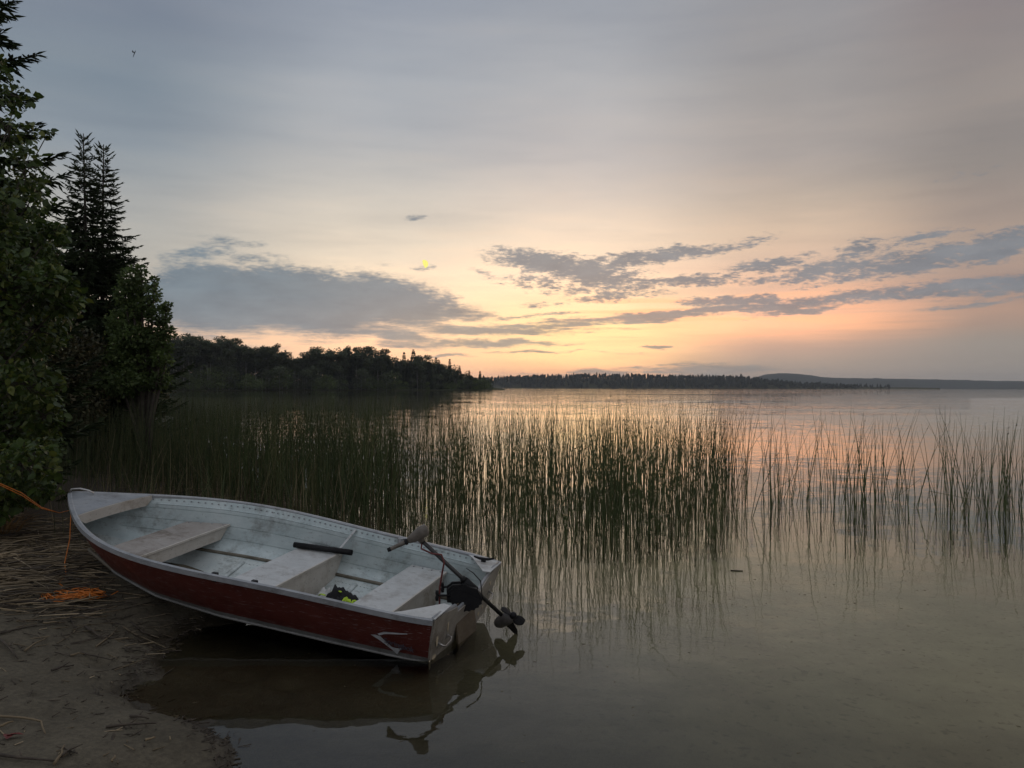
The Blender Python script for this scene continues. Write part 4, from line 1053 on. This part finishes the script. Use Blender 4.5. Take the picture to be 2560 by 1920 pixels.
# rivet heads along the sheer and the bench ends
mb = MB()
for sd in (1, -1):
    for k in range(58):
        s = .02 + k * .0148; p = side_pt(s, .925, .013); mb.box((p.x, (p.y - .002) * sd, p.z), (.009, .006, .009))
for (xa, xb, zz) in ((2.27, 2.58, .325), (1.25, 1.57, .275), (.395, .67, .275)):
    for k in range(4):
        xx = xa + .03 + (xb - xa - .06) * k / 3; w = wall_y(xx / L, zz - .02)
        for sd in (1, -1): mb.box((xx, (w - .03) * sd, zz + .001), (.011, .011, .006))
rv = mb.build('rivets', M['rail'], boat); rv['kind'] = 'stuff'
# oarlock sockets and seat brace
for x_, sd in ((.80, -1), (1.15, 1), (1.42, 1)):
    s = x_ / L; mb = MB(); y_ = (beam(s) - .028) * sd; z_ = sheer(s)
    mb.box((x_, y_, z_ - .02), (.035, .022, .055)); mb.tube([(x_, y_ - .012 * sd, z_ - .05), (x_, y_ - .012 * sd, z_ + .004)], .010, 8); mb.build('oarlock_socket', M['rail'] if sd < 0 else M['black'], boat)
mb = MB(); a = Vector((1.265, -.50, .28)); c_ = Vector((1.20, -beam(1.20 / L) + .02, sheer(1.2 / L) - .012)); dd_ = (c_ - a)
rotm = dd_.to_track_quat('X', 'Z').to_matrix(); mb.box((a + c_) / 2, (dd_.length, .022, .005), rotm); mb.box(a + Vector((.0, .015, -.002)), (.022, .05, .005)); mb.build('seat_brace', M['bench'], boat)
# faded decal near the stern: pointed white wedge, a curved swoosh and lettering
def hull_pt(x_, z_):                       # outside of the near side
    s = x_ / L; c, zc = chine(s); zg = sheer(s); t = (z_ - zc) / (zg - zc); p = side_pt(s, t); return p + Vector((0, .0075, 0))
def decal(poly, m, name, par, th=.0):
    mb = MB(); n_ = len(poly); q = [hull_pt(.374 + (x_ - .70) * .66, z_ - .048) for x_, z_ in poly]
    mb.add([p + Vector((0, k * .0016 + th, 0)) for k in (0, 1) for p in q], [tuple(range(n_))[::-1], tuple(range(n_, 2 * n_))] + [(k, (k + 1) % n_, n_ + (k + 1) % n_, n_ + k) for k in range(n_)])
    return mb.build(name, m, par)
dec = decal([(.70, .286), (.655, .292), (.60, .286), (.56, .255), (.50, .222), (.46, .218), (.40, .222), (.43, .196), (.452, .170), (.50, .200), (.57, .236), (.63, .262)], M['white'], 'decal', hull)
decal([(.615, .292), (.56, .312), (.48, .322), (.40, .330), (.34, .338), (.345, .343), (.41, .338), (.49, .333), (.57, .326), (.63, .304)], M['white'], 'decal_swoosh', hull)
fc = bpy.data.curves.new('lettering', 'FONT'); fc.body = 'Springbok'; fc.size = .075; fc.shear = .15; fc.space_character = .92
to = bpy.data.objects.new('lettering_src', fc); col.objects.link(to)
dg = bpy.context.evaluated_depsgraph_get(); tm = bpy.data.meshes.new_from_object(to.evaluated_get(dg)); bpy.data.objects.remove(to)
wmax = max(v.co.x for v in tm.vertices)
for v in tm.vertices:
    xx = .292 - v.co.x / wmax * .20; zz = .198 - (v.co.x / wmax) * .036 + v.co.y * .8
    v.co = hull_pt(xx, zz) + Vector((0, .0030, 0))
tm.materials.clear(); tm.materials.append(M['darkink'])
lt = bpy.data.objects.new('lettering', tm); col.objects.link(lt); lt.parent = hull

# ------------------------------------------------------------------ things in the boat
# black tube on the middle bench
t = MB(); a = b2w((1.60, -.44, .276 + .021)); c_ = b2w((1.13, -.48, .276 + .030)); ax_ = (c_ - a).normalized()
q = ax_.to_track_quat('Z', 'Y').to_matrix().to_4x4()
t.lathe([(.0215, 0), (.0215, (c_ - a).length), (.016, (c_ - a).length), (.015, (c_ - a).length - .05)], Matrix.Translation(a) @ q, 16)
o_ = t.build('foam_tube', M['black']); tag(o_, 'black hollow tube lying across the far end of the middle bench', 'tube')
# black and neon jacket
M['cloth_black'] = mat('black_cloth', (.010, .010, .012), .85, var=(.02, .02, .022), nscale=30, bump=.5, bscale=60, bdist=.004)
M['neon'] = mat('neon_fabric', (.42, .62, .03), .7, var=(.55, .72, .06), nscale=30)
def heap(cx, cy, rx, ry, h, seed, M_, name, res=26, par=None, zfun=None, sharp=1.6):
    mb = MB(); vs = []
    for i in range(res + 1):
        for j in range(res + 1):
            u, v = -1 + 2 * i / res, -1 + 2 * j / res
            rr_ = math.hypot(u, v); k = 1 / max(1, rr_ * 1.0) if rr_ > 1 else 1
            u2, v2 = u * k, v * k; r_ = min(1, math.hypot(u2, v2))
            x_, y_ = cx + rx * u2 * (1 + .25 * mnoise.noise((u2 * 2, v2 * 2, seed))), cy + ry * v2 * (1 + .3 * mnoise.noise((u2 * 2, v2 * 2, seed + 9)))
            cr = abs(mnoise.noise((x_ * 16, y_ * 16, seed))) * 1.3 + .5 * mnoise.noise((x_ * 40, y_ * 40, seed))
            z_ = floor_z(x_ / L, y_) + .006 + h * (1 - r_ ** sharp) * (.55 + .75 * cr) + .004
            vs.append(b2w((x_, y_, z_)))
    n_ = res + 1
    mb.add(vs, [(i * n_ + j, i * n_ + j + 1, (i + 1) * n_ + j + 1, (i + 1) * n_ + j) for i in range(res) for j in range(res)], 0, True)
    return mb.build(name, M_, par)
jk = heap(.98, -.10, .19, .17, .15, 3.3, M['cloth_black'], 'jacket'); tag(jk, 'crumpled black jacket with neon yellow trim on the boat floor', 'jacket')
def patch_on(points, M_, name, par, wdt):
    mb = MB(); pts_ = [b2w(p) for p in points]; mb.tube(pts_, wdt, 5, flat=.4); return mb.build(name, M_, par)
patch_on([(1.09, -.16, .12), (1.03, -.12, .165), (.97, -.08, .17)], M['neon'], 'neon_stripe', jk, .009)
patch_on([(1.16, -.10, .10), (1.12, -.07, .13), (1.07, -.04, .14)], M['neon'], 'neon_stripe', jk, .010)
mb = MB()
for k in range(12):
    p = b2w((.86 + rnd.uniform(-.06, .06), -.08 + rnd.uniform(-.07, .07), .115 + rnd.uniform(-.02, .025)))
    q = Euler((rnd.uniform(-.6, .6), rnd.uniform(-.6, .6), rnd.uniform(0, 6))).to_matrix(); mb.box(p, (rnd.uniform(.03, .055), rnd.uniform(.02, .04), .012), q)
mb.build('neon_cuff', M['neon'], jk)
pp = heap(1.17, -.20, .06, .06, .075, 8.1, mat('white_crumpled_paper', (.55, .56, .54), .8, var=(.68, .68, .66), nscale=20), 'crumpled_paper', 14, sharp=2.4); tag(pp, 'crumpled white paper on the boat floor beside the black jacket', 'paper')

# ------------------------------------------------------------------ trolling motor tilted up on the transom
A = Vector((-.575, 4.87, .635)); B = Vector((-.055, 4.955, .128)); sd_ = (B - A).normalized()
mot = empty('trolling_motor', b2w((.03, -.02, zg0 - .09)))
tag(mot, 'electric trolling motor tilted up on the transom, propeller over the water', 'motor')
bpy.context.view_layer.update()
ML = Matrix.Translation(mot.location).inverted()
def mbuild(mb, name, m, par=None):
    mb.v = [tuple(ML @ Vector(v)) for v in mb.v]; return mb.build(name, m, par or mot)
mb = MB(); mb.tube([A - sd_ * .03, B], .0135, 10); mbuild(mb, 'shaft', M['shaft'])
# head: tapered housing leaning left-down along the tiller
e1 = Vector((-.80, -.12, -.30)).normalized(); hc = A + Vector((-.005, -.005, .035))
e3 = (Vector((0, 0, 1)) - e1 * e1.z).normalized(); e2 = e3.cross(e1)
HM = Matrix((e1, e2, e3)).transposed().to_4x4(); HM.translation = hc
mb = MB(); vs = []; secs = [(-.060, .015, .018, .010), (-.050, .029, .038, .012), (-.008, .031, .041, .006), (.040, .027, .033, -.004), (.075, .019, .022, -.010), (.088, .011, .013, -.012)]
n_ = 12
for (x_, hw, hh, zo) in secs:
    for k in range(n_):
        g = 2 * math.pi * k / n_; cc, ss_ = math.cos(g), math.sin(g)
        vs.append(HM @ Vector((x_, hw * math.copysign(abs(cc) ** .6, cc), zo + hh * math.copysign(abs(ss_) ** .6, ss_))))
fs = [(i * n_ + k, i * n_ + (k + 1) % n_, (i + 1) * n_ + (k + 1) % n_, (i + 1) * n_ + k) for i in range(len(secs) - 1) for k in range(n_)] + [tuple(range(n_))[::-1], tuple((len(secs) - 1) * n_ + k for k in range(n_))]
mb.add(vs, fs, 0, True); head = mbuild(mb, 'motor_head', M['headgrey'])
mb = MB(); mb.tube([HM @ Vector((.09, 0, -.014)), HM @ Vector((.13, 0, -.016)), HM @ Vector((.20, 0, -.020)), HM @ Vector((.215, 0, -.021))], [.0165, .0135, .0125, .010], 10); mbuild(mb, 'tiller_handle', M['headgrey'])
mb = MB(); mb.tube([HM @ Vector((.088, 0, -.014)), HM @ Vector((.104, 0, -.0145))], .020, 12); mb.tube([HM @ Vector((.20, 0, -.0200)), HM @ Vector((.222, 0, -.0212))], [.0145, .0125], 10); mbuild(mb, 'handle_collar', M['black'])
mb = MB(); mb.tube([A - sd_ * .05, A + sd_ * .02], [.024, .020], 10); mbuild(mb, 'head_collar', M['headgrey'])
# power cable
mb = MB(); mb.tube([HM @ Vector((.0, -.01, -.045)), A + sd_ * .05 + Vector((-.03, -.02, -.02)), A + sd_ * .12 + Vector((-.012, -.02, -.005)), A + sd_ * .17 + Vector((.012, -.018, .022)), A + sd_ * .21 + Vector((.0, -.022, .0)), A + sd_ * .24 + Vector((-.035, -.02, -.05)), A + sd_ * .24 + Vector((-.05, -.01, -.14)), A + sd_ * .24 + Vector((-.052, .0, -.26)), A + sd_ * .24 + Vector((-.060, .01, -.34))], .006, 7); mbuild(mb, 'power_cable', M['cable'])
# tilt bracket: toothed quadrant, cheek, clamp
C0 = A.lerp(B, .60)
ux = Vector((.97, .12, -.16)).normalized(); uy = Vector((-.10, -.06, 1)).normalized(); uy = (uy - ux * uy.dot(ux)).normalized(); uz = ux.cross(uy)
QM = Matrix((ux, uy, uz)).transposed().to_4x4(); QM.translation = C0 + Vector((-.02, -.05, -.05))
poly = []
for k in range(46):
    g = R(-205 + 195 * k / 45); r_ = .098 + (.006 if (k // 2) % 2 else 0)
    poly.append((math.cos(g) * r_ * 1.05, math.sin(g) * r_ * .95))
mb = MB(); mb.prism(poly[::1], .014, QM); mb.prism([(-.105, .03), (-.02, .062), (.06, .05), (.105, -.015), (.08, -.03), (-.10, .0)], .05, QM @ Matrix.Translation((0, 0, -.045))); mbuild(mb, 'tilt_quadrant', M['black'])
mb = MB()
for off in (-.030, .030):
    mb.prism([(-.13, .02), (-.10, .055), (-.02, .07), (.05, .03), (.04, -.03), (-.07, .0), (-.085, -.06), (-.115, -.06)], .014, QM @ Matrix.Translation((0, 0, -.045 + off)))
mbuild(mb, 'clamp_bracket', M['black'])
for dz, dy in ((-.012, .0), (.022, -.075)):
    mb = MB(); p0 = QM @ Vector((-.10, dz, dy)); p1 = QM @ Vector((-.185 + .03 * (dy < 0), dz - .012, dy)); mb.tube([p0, p1], .007, 6)
    dirp = (p1 - p0).normalized(); pr = dirp.cross(Vector((0, 1, 0))).normalized()
    mb.tube([p1 - pr * .032, p1 - pr * .012, p1, p1 + pr * .012, p1 + pr * .032], [.010, .012, .008, .012, .010], 7); mbuild(mb, 'clamp_screw', M['black'])
mb = MB(); mb.tube([C0 - sd_ * .05, C0 + sd_ * .05], .026, 12); mb.tube([C0 - sd_ * .075, C0 - sd_ * .05], [.018, .024], 12); mbuild(mb, 'shaft_collar', M['black'])
p0 = QM @ Vector((.10, .0, .02)); mb = MB(); mb.tube([p0, at(1203, 1452, 4.9), at(1185, 1432, 4.9), at(1167, 1420, 4.9)], [.006, .007, .006, .004], 6, flat=.6); mbuild(mb, 'tilt_lever', M['black'])
# lower unit
px_ax = Vector((.52, -.66, .54)); px_ax = (px_ax - sd_ * px_ax.dot(sd_)).normalized(); pz = px_ax.cross(sd_).normalized()
PM = Matrix((sd_, pz, px_ax)).transposed().to_4x4(); PM.translation = B + sd_ * .03
mb = MB(); mb.lathe([(.012, -.115), (.030, -.095), (.040, -.06), (.041, .02), (.036, .05), (.022, .068), (.010, .074)], PM, 16); mbuild(mb, 'motor_pod', M['pod'])
prop = None
mb = MB(); mb.lathe([(.022, .060), (.022, .088), (.012, .102), (.004, .105)], PM, 12); prop = mbuild(mb, 'propeller', M['black'])
for sg in (1, -1):
    mb = MB(); vs = []
    for i in range(9):
        r_ = .012 + .080 * i / 8; ch = .014 + .030 * math.sin(math.pi * min(1, (i + .6) / 8.9)) ** .8; tw = R(50 - 24 * i / 8); sweep = .020 * (i / 8) ** 2
        for k, f in enumerate((-1, -.4, .4, 1)):
            for th in (.0025, -.0025):
                y_ = f * ch * math.cos(tw) * .85 + sweep; z_ = .074 + f * ch * .5 * math.sin(tw) + th * (1.2 - abs(f))
                vs.append(PM @ Vector((sg * r_, sg * y_, z_)))
    fs = []
    for i in range(8):
        for k in range(3):
            a = i * 8 + 2 * k; c_ = a + 8
            fs += [(a, a + 2, c_ + 2, c_), (a + 1, c_ + 1, c_ + 3, a + 3)]
        a = i * 8; c_ = a + 8; fs += [(a, c_, c_ + 1, a + 1), (a + 6, a + 7, c_ + 7, c_ + 6)]
    fs += [(64, 66, 68, 70, 71, 69, 67, 65)]
    mb.add(vs, fs, 0, True); mbuild(mb, 'blade', M['black'], prop)
mb = MB(); SM = PM @ Matrix(((1, 0, 0, 0), (0, 0, 1, -.004), (0, 1, 0, 0), (0, 0, 0, 1)))
mb.prism([(.03, -.045), (.115, -.05), (.135, -.035), (.10, .0), (.03, .035)], .006, SM); mbuild(mb, 'skeg', M['shaft'])

# ================================================================== beach: rope, straw, sticks
def gpt(px_, py_, lift=0.0):               # point of the beach seen at a photo position
    d = 4.0
    for _ in range(40):
        p = at(px_, py_, d); z = gz(p.x, p.y); v = (968 + ROLL * (px_ - 1280)) - py_
        d = d * .5 + .5 * max(1.5, (z - H) / (v / F))
    p = at(px_, py_, d); return Vector((p.x, p.y, gz(p.x, p.y) + lift))
mb = MB(); c0 = gpt(182, 1497)
for k in range(44):
    a = rnd.uniform(0, 6.28); pth = []
    rx, ry = rnd.uniform(.05, .15), rnd.uniform(.03, .10); ox, oy = rnd.gauss(0, .03), rnd.gauss(0, .03); h0 = rnd.uniform(.004, .05)
    for q in range(14):
        g = a + q * .55
        x_ = c0.x + ox + math.cos(g) * rx * (1 + .2 * math.sin(3 * g)) + .01 * q * math.cos(a) - .06 * math.cos(a); y_ = c0.y + oy + math.sin(g) * ry
        pth.append((x_, y_, c0.z + .008 + h0 * (.5 + .5 * math.sin(2.3 * g + k))))
    mb.tube(pth, .0035, 4, cap=False)
for k in range(9):
    a = rnd.uniform(-.4, .9); p0 = c0 + Vector((rnd.uniform(-.12, .05), rnd.uniform(-.07, .06), .02)); mb.tube([p0, p0 + Vector((math.cos(a), math.sin(a) * .6, .25)) * rnd.uniform(.05, .10), p0 + Vector((math.cos(a), math.sin(a) * .6, .1)) * rnd.uniform(.14, .22)], .003, 4, cap=False)
o_ = mb.build('rope_coil', M['orange']); tag(o_, 'tangled heap of orange rope on the sand beside the bow', 'rope')
mb = MB(); be = b2w((L + .014, 0, .40))
for off in (0, .02):
    mb.tube([at(-60, 1190, 5.0), at(0, 1208 + off * 200, 5.1), at(55, 1232 + off * 300, 5.2), at(105, 1268 + off * 150, 5.5), at(150, 1282, 5.75), be], .003, 5, cap=False)
g1 = gpt(168, 1440, .01)
mb.tube([be, be.lerp(g1, .35) + Vector((.02, -.03, -.05)), be.lerp(g1, .75) + Vector((-.02, 0, -.04)), g1, gpt(150, 1462, .012), gpt(172, 1480, .015), c0 + Vector((0, 0, .02))], .004, 5, cap=False)
o_ = mb.build('mooring_rope', M['orange']); tag(o_, 'thin orange mooring line from the leafy shrub to the bow', 'rope')
# mat of dead reeds on the upper beach
mb = MB(); nst = 0
while nst < 1250:
    px_, py_ = rnd.uniform(-120, 520), rnd.gauss(1385, 55)
    if py_ > 1500 or py_ < 1290 or (px_ > 235 and py_ > 1300) or px_ > 330: continue
    p = gpt(px_, py_) if nst < 0 else None
    d = (H - .30) * F / (py_ - 968); x_, y_ = (px_ - 1280) / F * d, d; z_ = gz(x_, y_)
    a = rnd.gauss(.15, .55); ln = rnd.uniform(.10, .42); e = Vector((math.cos(a), math.sin(a), rnd.gauss(0, .06))) * ln * .5
    c_ = Vector((x_, y_, z_ + rnd.uniform(.004, .05))); mb.tube([c_ - e, c_ + Vector((0, 0, rnd.uniform(-.006, .01))), c_ + e], [.003, .0045, .0025], 4, 0 if rnd.random() < .75 else 1, cap=False); nst += 1
for k in range(650):                        # thinner scatter lower down and debris crumbs
    px_, py_ = rnd.uniform(-100, 420), rnd.uniform(1440, 1600)
    if rnd.random() < (py_ - 1440) / 180: continue
    d = (H - .2) * F / (py_ - 968); x_, y_ = (px_ - 1280) / F * d, d; z_ = gz(x_, y_); a = rnd.gauss(.3, .8); ln = rnd.uniform(.04, .22); e = Vector((math.cos(a), math.sin(a), rnd.gauss(0, .03))) * ln * .5
    c_ = Vector((x_, y_, z_ + .008)); mb.tube([c_ - e, c_ + e], [.003, .0022], 4, 1 if rnd.random() < .6 else 0, cap=False)
for k in range(1500):                       # matted stems among the standing reeds
    y = rnd.uniform(6.4, 12); s_x = float(np.interp(y, SHORE[10:20, 1], SHORE[10:20, 0])); x = s_x + rnd.gauss(-.2, .6)
    if y < 7.0 and x > -2.9: continue
    z_ = max(.005, gz(x, y)); a = rnd.gauss(.2, .9); ln = rnd.uniform(.1, .4); e = Vector((math.cos(a), math.sin(a), rnd.gauss(0, .12))) * ln * .5
    c_ = Vector((x, y, z_ + rnd.uniform(.0, .05))); mb.tube([c_ - e, c_ + e], [.004, .003], 3, 0, cap=False)
for k in range(520):                        # wet crumbs caught along the water edge
    i = rnd.choice([6, 7, 8, 9, 10, 11, 12]); f = rnd.random(); q = SHORE[i] * (1 - f) + SHORE[i + 1] * f
    x_, y_ = q[0] + rnd.gauss(-.02, .05), q[1] + rnd.gauss(0, .04); z_ = gz(x_, y_); a = rnd.uniform(0, 3.14); ln = rnd.uniform(.005, .03); e = Vector((math.cos(a), math.sin(a), 0)) * ln
    mb.tube([(x_ - e.x, y_ - e.y, z_ + .004), (x_ + e.x, y_ + e.y, z_ + .006)], [rnd.uniform(.002, .0045), .002], 4, 1, cap=False)
for k in range(700):                        # specks and crumbs over the open sand
    x_, y_ = rnd.uniform(-3.9, -1.2), rnd.uniform(2.9, 5.6)
    z_ = gz(x_, y_)
    if z_ < -.01: continue
    a = rnd.uniform(0, 3.14); ln = abs(rnd.gauss(.008, .02)) + .004; e = Vector((math.cos(a), math.sin(a), 0)) * ln
    mb.tube([(x_ - e.x, y_ - e.y, z_ + .004), (x_ + e.x, y_ + e.y, z_ + .007)], [.003, .002], 4, 1 if rnd.random() < .75 else 0, cap=False)
o_ = mb.build('dead_reed_litter', [M['straw'], M['twig']]); tag(o_, 'mat of dry broken reed straw on the sand by the bow', 'straw litter', kind='stuff')
# single sticks and stalks lying on the open sand
sticks = [([(0, 1600), (48, 1652)], 1, 'dark stick slanting down at the left frame edge on the sand'), ([(65, 1632), (122, 1598)], 0, 'pale stalk tilted up to the right on the left sand'), ([(218, 1570), (250, 1595), (282, 1602)], 1, 'crooked dark twig on the sand below the rope heap'), ([(245, 1620), (280, 1592), (296, 1575)], 0, 'pale bent stalk rising to the right in the middle of the sand'), ([(310, 1570), (360, 1600), (422, 1628)], 0, 'long pale stalk sloping down towards the water edge'),
 ([(330, 1560), (362, 1585), (398, 1602)], 1, 'dark twig just above the long pale stalk near the water edge'), ([(205, 1635), (245, 1648), (284, 1657)], 1, 'thick short dark twig in the middle of the open sand'), ([(134, 1680), (188, 1668)], 1, 'dark ragged twig left of the middle of the sand'), ([(130, 1551), (180, 1549), (270, 1548)], 0, 'long level pale stalk just below the rope heap'), ([(215, 1545), (315, 1527)], 0, 'long pale stalk pointing at the hull beside the rope heap'),
 ([(110, 1562), (165, 1561)], 0, 'short pale stalk below the long level stalk'), ([(-10, 1795), (60, 1802), (110, 1812), (118, 1845)], 0, 'long bent stalk with a hooked end at the lower left'), ([(0, 1822), (38, 1810)], 0, 'short pale stalk under the hooked stalk at the lower left'), ([(270, 1822), (330, 1818), (395, 1816)], 1, 'long dark twig lying level near the bottom of the sand'), ([(330, 1795), (376, 1803)], 1, 'short dark twig above the long level twig near the water'),
 ([(362, 1858), (392, 1850)], 0, 'short pale twig near the bottom at the water edge'), ([(140, 1915), (166, 1870)], 0, 'pale upright-slanting stalk at the bottom of the sand'), ([(150, 1900), (182, 1878)], 1, 'thin dark twig crossing beside the slanting stalk at the bottom'), ([(-5, 1890), (60, 1903), (140, 1912)], 1, 'dark stick lying level at the bottom left corner'), ([(180, 1642), (215, 1640)], 0, 'tiny pale stalk left of the thick dark twig'), ([(255, 1600), (330, 1603)], 1, 'thin level dark twig in the middle of the upper sand'), ([(0, 1588), (60, 1575), (95, 1570)], 1, 'dark stalk below the straw mat at the left edge'), ([(282, 1910), (292, 1895)], 0, 'tiny pale stub at the bottom edge right of the slanting stalk')]
for (pp_, mi_, lb) in sticks:
    pt = [gpt(x_, y_, .010 + .004 * i) for i, (x_, y_) in enumerate(pp_)]
    if len(pt) == 2: pt.insert(1, pt[0].lerp(pt[1], .5) + Vector((rnd.uniform(-.01, .01), 0, .004)))
    fine = []
    for i in range(len(pt) - 1):
        for f in (0, .5): fine.append(pt[i].lerp(pt[i + 1], f) + Vector((rnd.gauss(0, .003), rnd.gauss(0, .003), rnd.uniform(0, .003))))
    fine.append(pt[-1]); n_ = len(fine); rad = rnd.uniform(.0045, .0065) if mi_ == 0 else rnd.uniform(.005, .008)
    mb = MB(); mb.tube(fine, [rad * (1 - .5 * i / (n_ - 1)) for i in range(n_)], 6)
    if mi_ == 1 and len(pp_) > 1 and n_ > 3:
        p = fine[n_ // 2]; mb.tube([p, p + Vector((rnd.uniform(-.05, .05), rnd.uniform(.02, .05), .012))], [rad * .6, rad * .25], 5)
    o_ = mb.build('dead_stalk' if mi_ == 0 else 'twig', M['straw'] if mi_ == 0 else M['twig']); tag(o_, lb, 'stalk' if mi_ == 0 else 'twig', 'stalks and twigs lying on the open sand')
c0 = gpt(14, 1846, .012)
V, Fc = scatter(LEAF, LEAF_F, [tuple(c0), tuple(c0 + Vector((.015, .01, .004)))], [(1, .3, .1), (.5, -1, .2)], [(0, .3, 1), (.3, 0, 1)], [.075, .06])
o_ = link('fallen_leaf', np_mesh('fallen_leaf', V, Fc, mat('dark_red_leaf', (.16, .018, .014), .6, var=(.09, .012, .01), nscale=30))); tag(o_, 'dark red fallen leaf on the sand at the lower left frame edge', 'leaf')
# dry grass tuft at the left edge
mb = MB(); c0 = gpt(8, 1340)
for k in range(110):
    a = rnd.uniform(0, 6.28); r_ = rnd.uniform(0, .12); p = c0 + Vector((math.cos(a) * r_, math.sin(a) * r_, -.01)); ln = rnd.uniform(.15, .32); t_ = Vector((math.cos(a) * .6 + .2, math.sin(a) * .6, 1)).normalized()
    mb.tube([p, p + t_ * ln * .6, p + t_ * ln + Vector((math.cos(a) * .05, math.sin(a) * .05, -.05))], [.0025, .002, .0008], 3, cap=False)
o_ = mb.build('grass_tuft', mat('dry_orange_grass', (.16, .085, .025), .8, var=(.26, .15, .05), nscale=12)); tag(o_, 'dry orange-brown grass tuft at the left edge above the straw', 'grass')
mb = MB()
for k in range(230):
    x_, y_ = rnd.uniform(-1.9, 4.5), rnd.uniform(3.0, 7.2); a = rnd.uniform(0, 3.1); ln = rnd.uniform(.002, .010)
    if gz(x_, y_) > -.01: continue
    mb.tube([(x_ - math.cos(a) * ln, y_ - math.sin(a) * ln, .001), (x_ + math.cos(a) * ln, y_ + math.sin(a) * ln, .0015)], [.0016, .001], 4, 0, cap=False)
o_ = mb.build('floating_flecks', M['straw']); tag(o_, 'pale flecks of plant debris drifting on the near water', 'debris', kind='stuff')
# floating stick by the reeds
mb = MB(); a, c_ = at(1828, 1427, 3077 / (1427 - 969.6)), at(1858, 1428, 3077 / (1428 - 969.6)); a.z = c_.z = .004; mb.tube([a, a.lerp(c_, .5), c_], [.006, .007, .005], 6); o_ = mb.build('floating_stick', M['twig']); tag(o_, 'short dark stick floating level right of the thick reeds', 'stick')

# ================================================================== in the sky
# flying insect close to the camera
ic = at(332, 133, 1.6); ins = empty('flying_insect', ic); ins.scale = (.72, .72, .72); tag(ins, 'tiny dark insect flying in the open sky at the upper left', 'insect')
mb = MB(); mb.tube([(-.004, 0, -.010), (-.002, 0, -.004), (0, 0, .002), (.002, 0, .007), (.003, 0, .0095)], [.0004, .0009, .0012, .0009, .0003], 6); mb.build('body', M['black'], ins)
for sg in (-1, 1):
    mb = MB(); mb.add([(0, 0, .003), (.004 * sg, -.003, .009), (.0055 * sg, -.004, .006), (.004 * sg, -.003, .002), (0, .0005, .003)], [(0, 1, 2, 3), (4, 3, 2, 1)]); mb.build('wing', M['shaft'], ins)
# half moon
def moon():
    m = bpy.data.materials.new('moon_glow'); m.use_nodes = True; g = NG(m.node_tree); g.n.remove(g.n['Principled BSDF'])
    tcx = g.new('ShaderNodeTexCoord').outputs['Object']
    lit = g.maprange(g.vmath('DOT_PRODUCT', tcx, Vector((.93, -.22, .30)).normalized()), .0, .12)
    em = g.new('ShaderNodeEmission'); em.inputs[0].default_value = srgb(250, 240, 128); em.inputs[1].default_value = 1.0
    tr = g.new('ShaderNodeBsdfTransparent'); mx = g.new('ShaderNodeMixShader'); g.l.new(lit, mx.inputs[0]); g.l.new(tr.outputs[0], mx.inputs[1]); g.l.new(em.outputs[0], mx.inputs[2]); g.l.new(mx.outputs[0], g.n['Material Output'].inputs[0])
    me = bpy.data.meshes.new('moon'); bm = bmesh.new(); bmesh.ops.create_uvsphere(bm, u_segments=32, v_segments=20, radius=1.0); bm.to_mesh(me); bm.free(); me.materials.append(m)
    for p in me.polygons: p.use_smooth = True
    o = link('moon', me, None, at(1059, 660, 8000)); r_ = 8000 * 10.5 / F; o.scale = (r_, r_, r_); tag(o, 'small bright yellow half moon above the low cloud', 'moon')
moon()

# ================================================================== evening air
hm = bpy.data.materials.new('evening_haze'); hm.use_nodes = True; hn = hm.node_tree.nodes; hn.remove(hn['Principled BSDF'])
hv = hn.new('ShaderNodeVolumePrincipled'); hv.inputs['Color'].default_value = (.88, .93, 1.0, 1); hv.inputs['Density'].default_value = HAZE
hm.node_tree.links.new(hv.outputs[0], hn['Material Output'].inputs['Volume'])
mb = MB(); mb.box((0, 2300, 39), (11000, 5200, 86)); hz = mb.build('haze', hm); tag(hz, kind='stuff'); hz.display_type = 'WIRE'
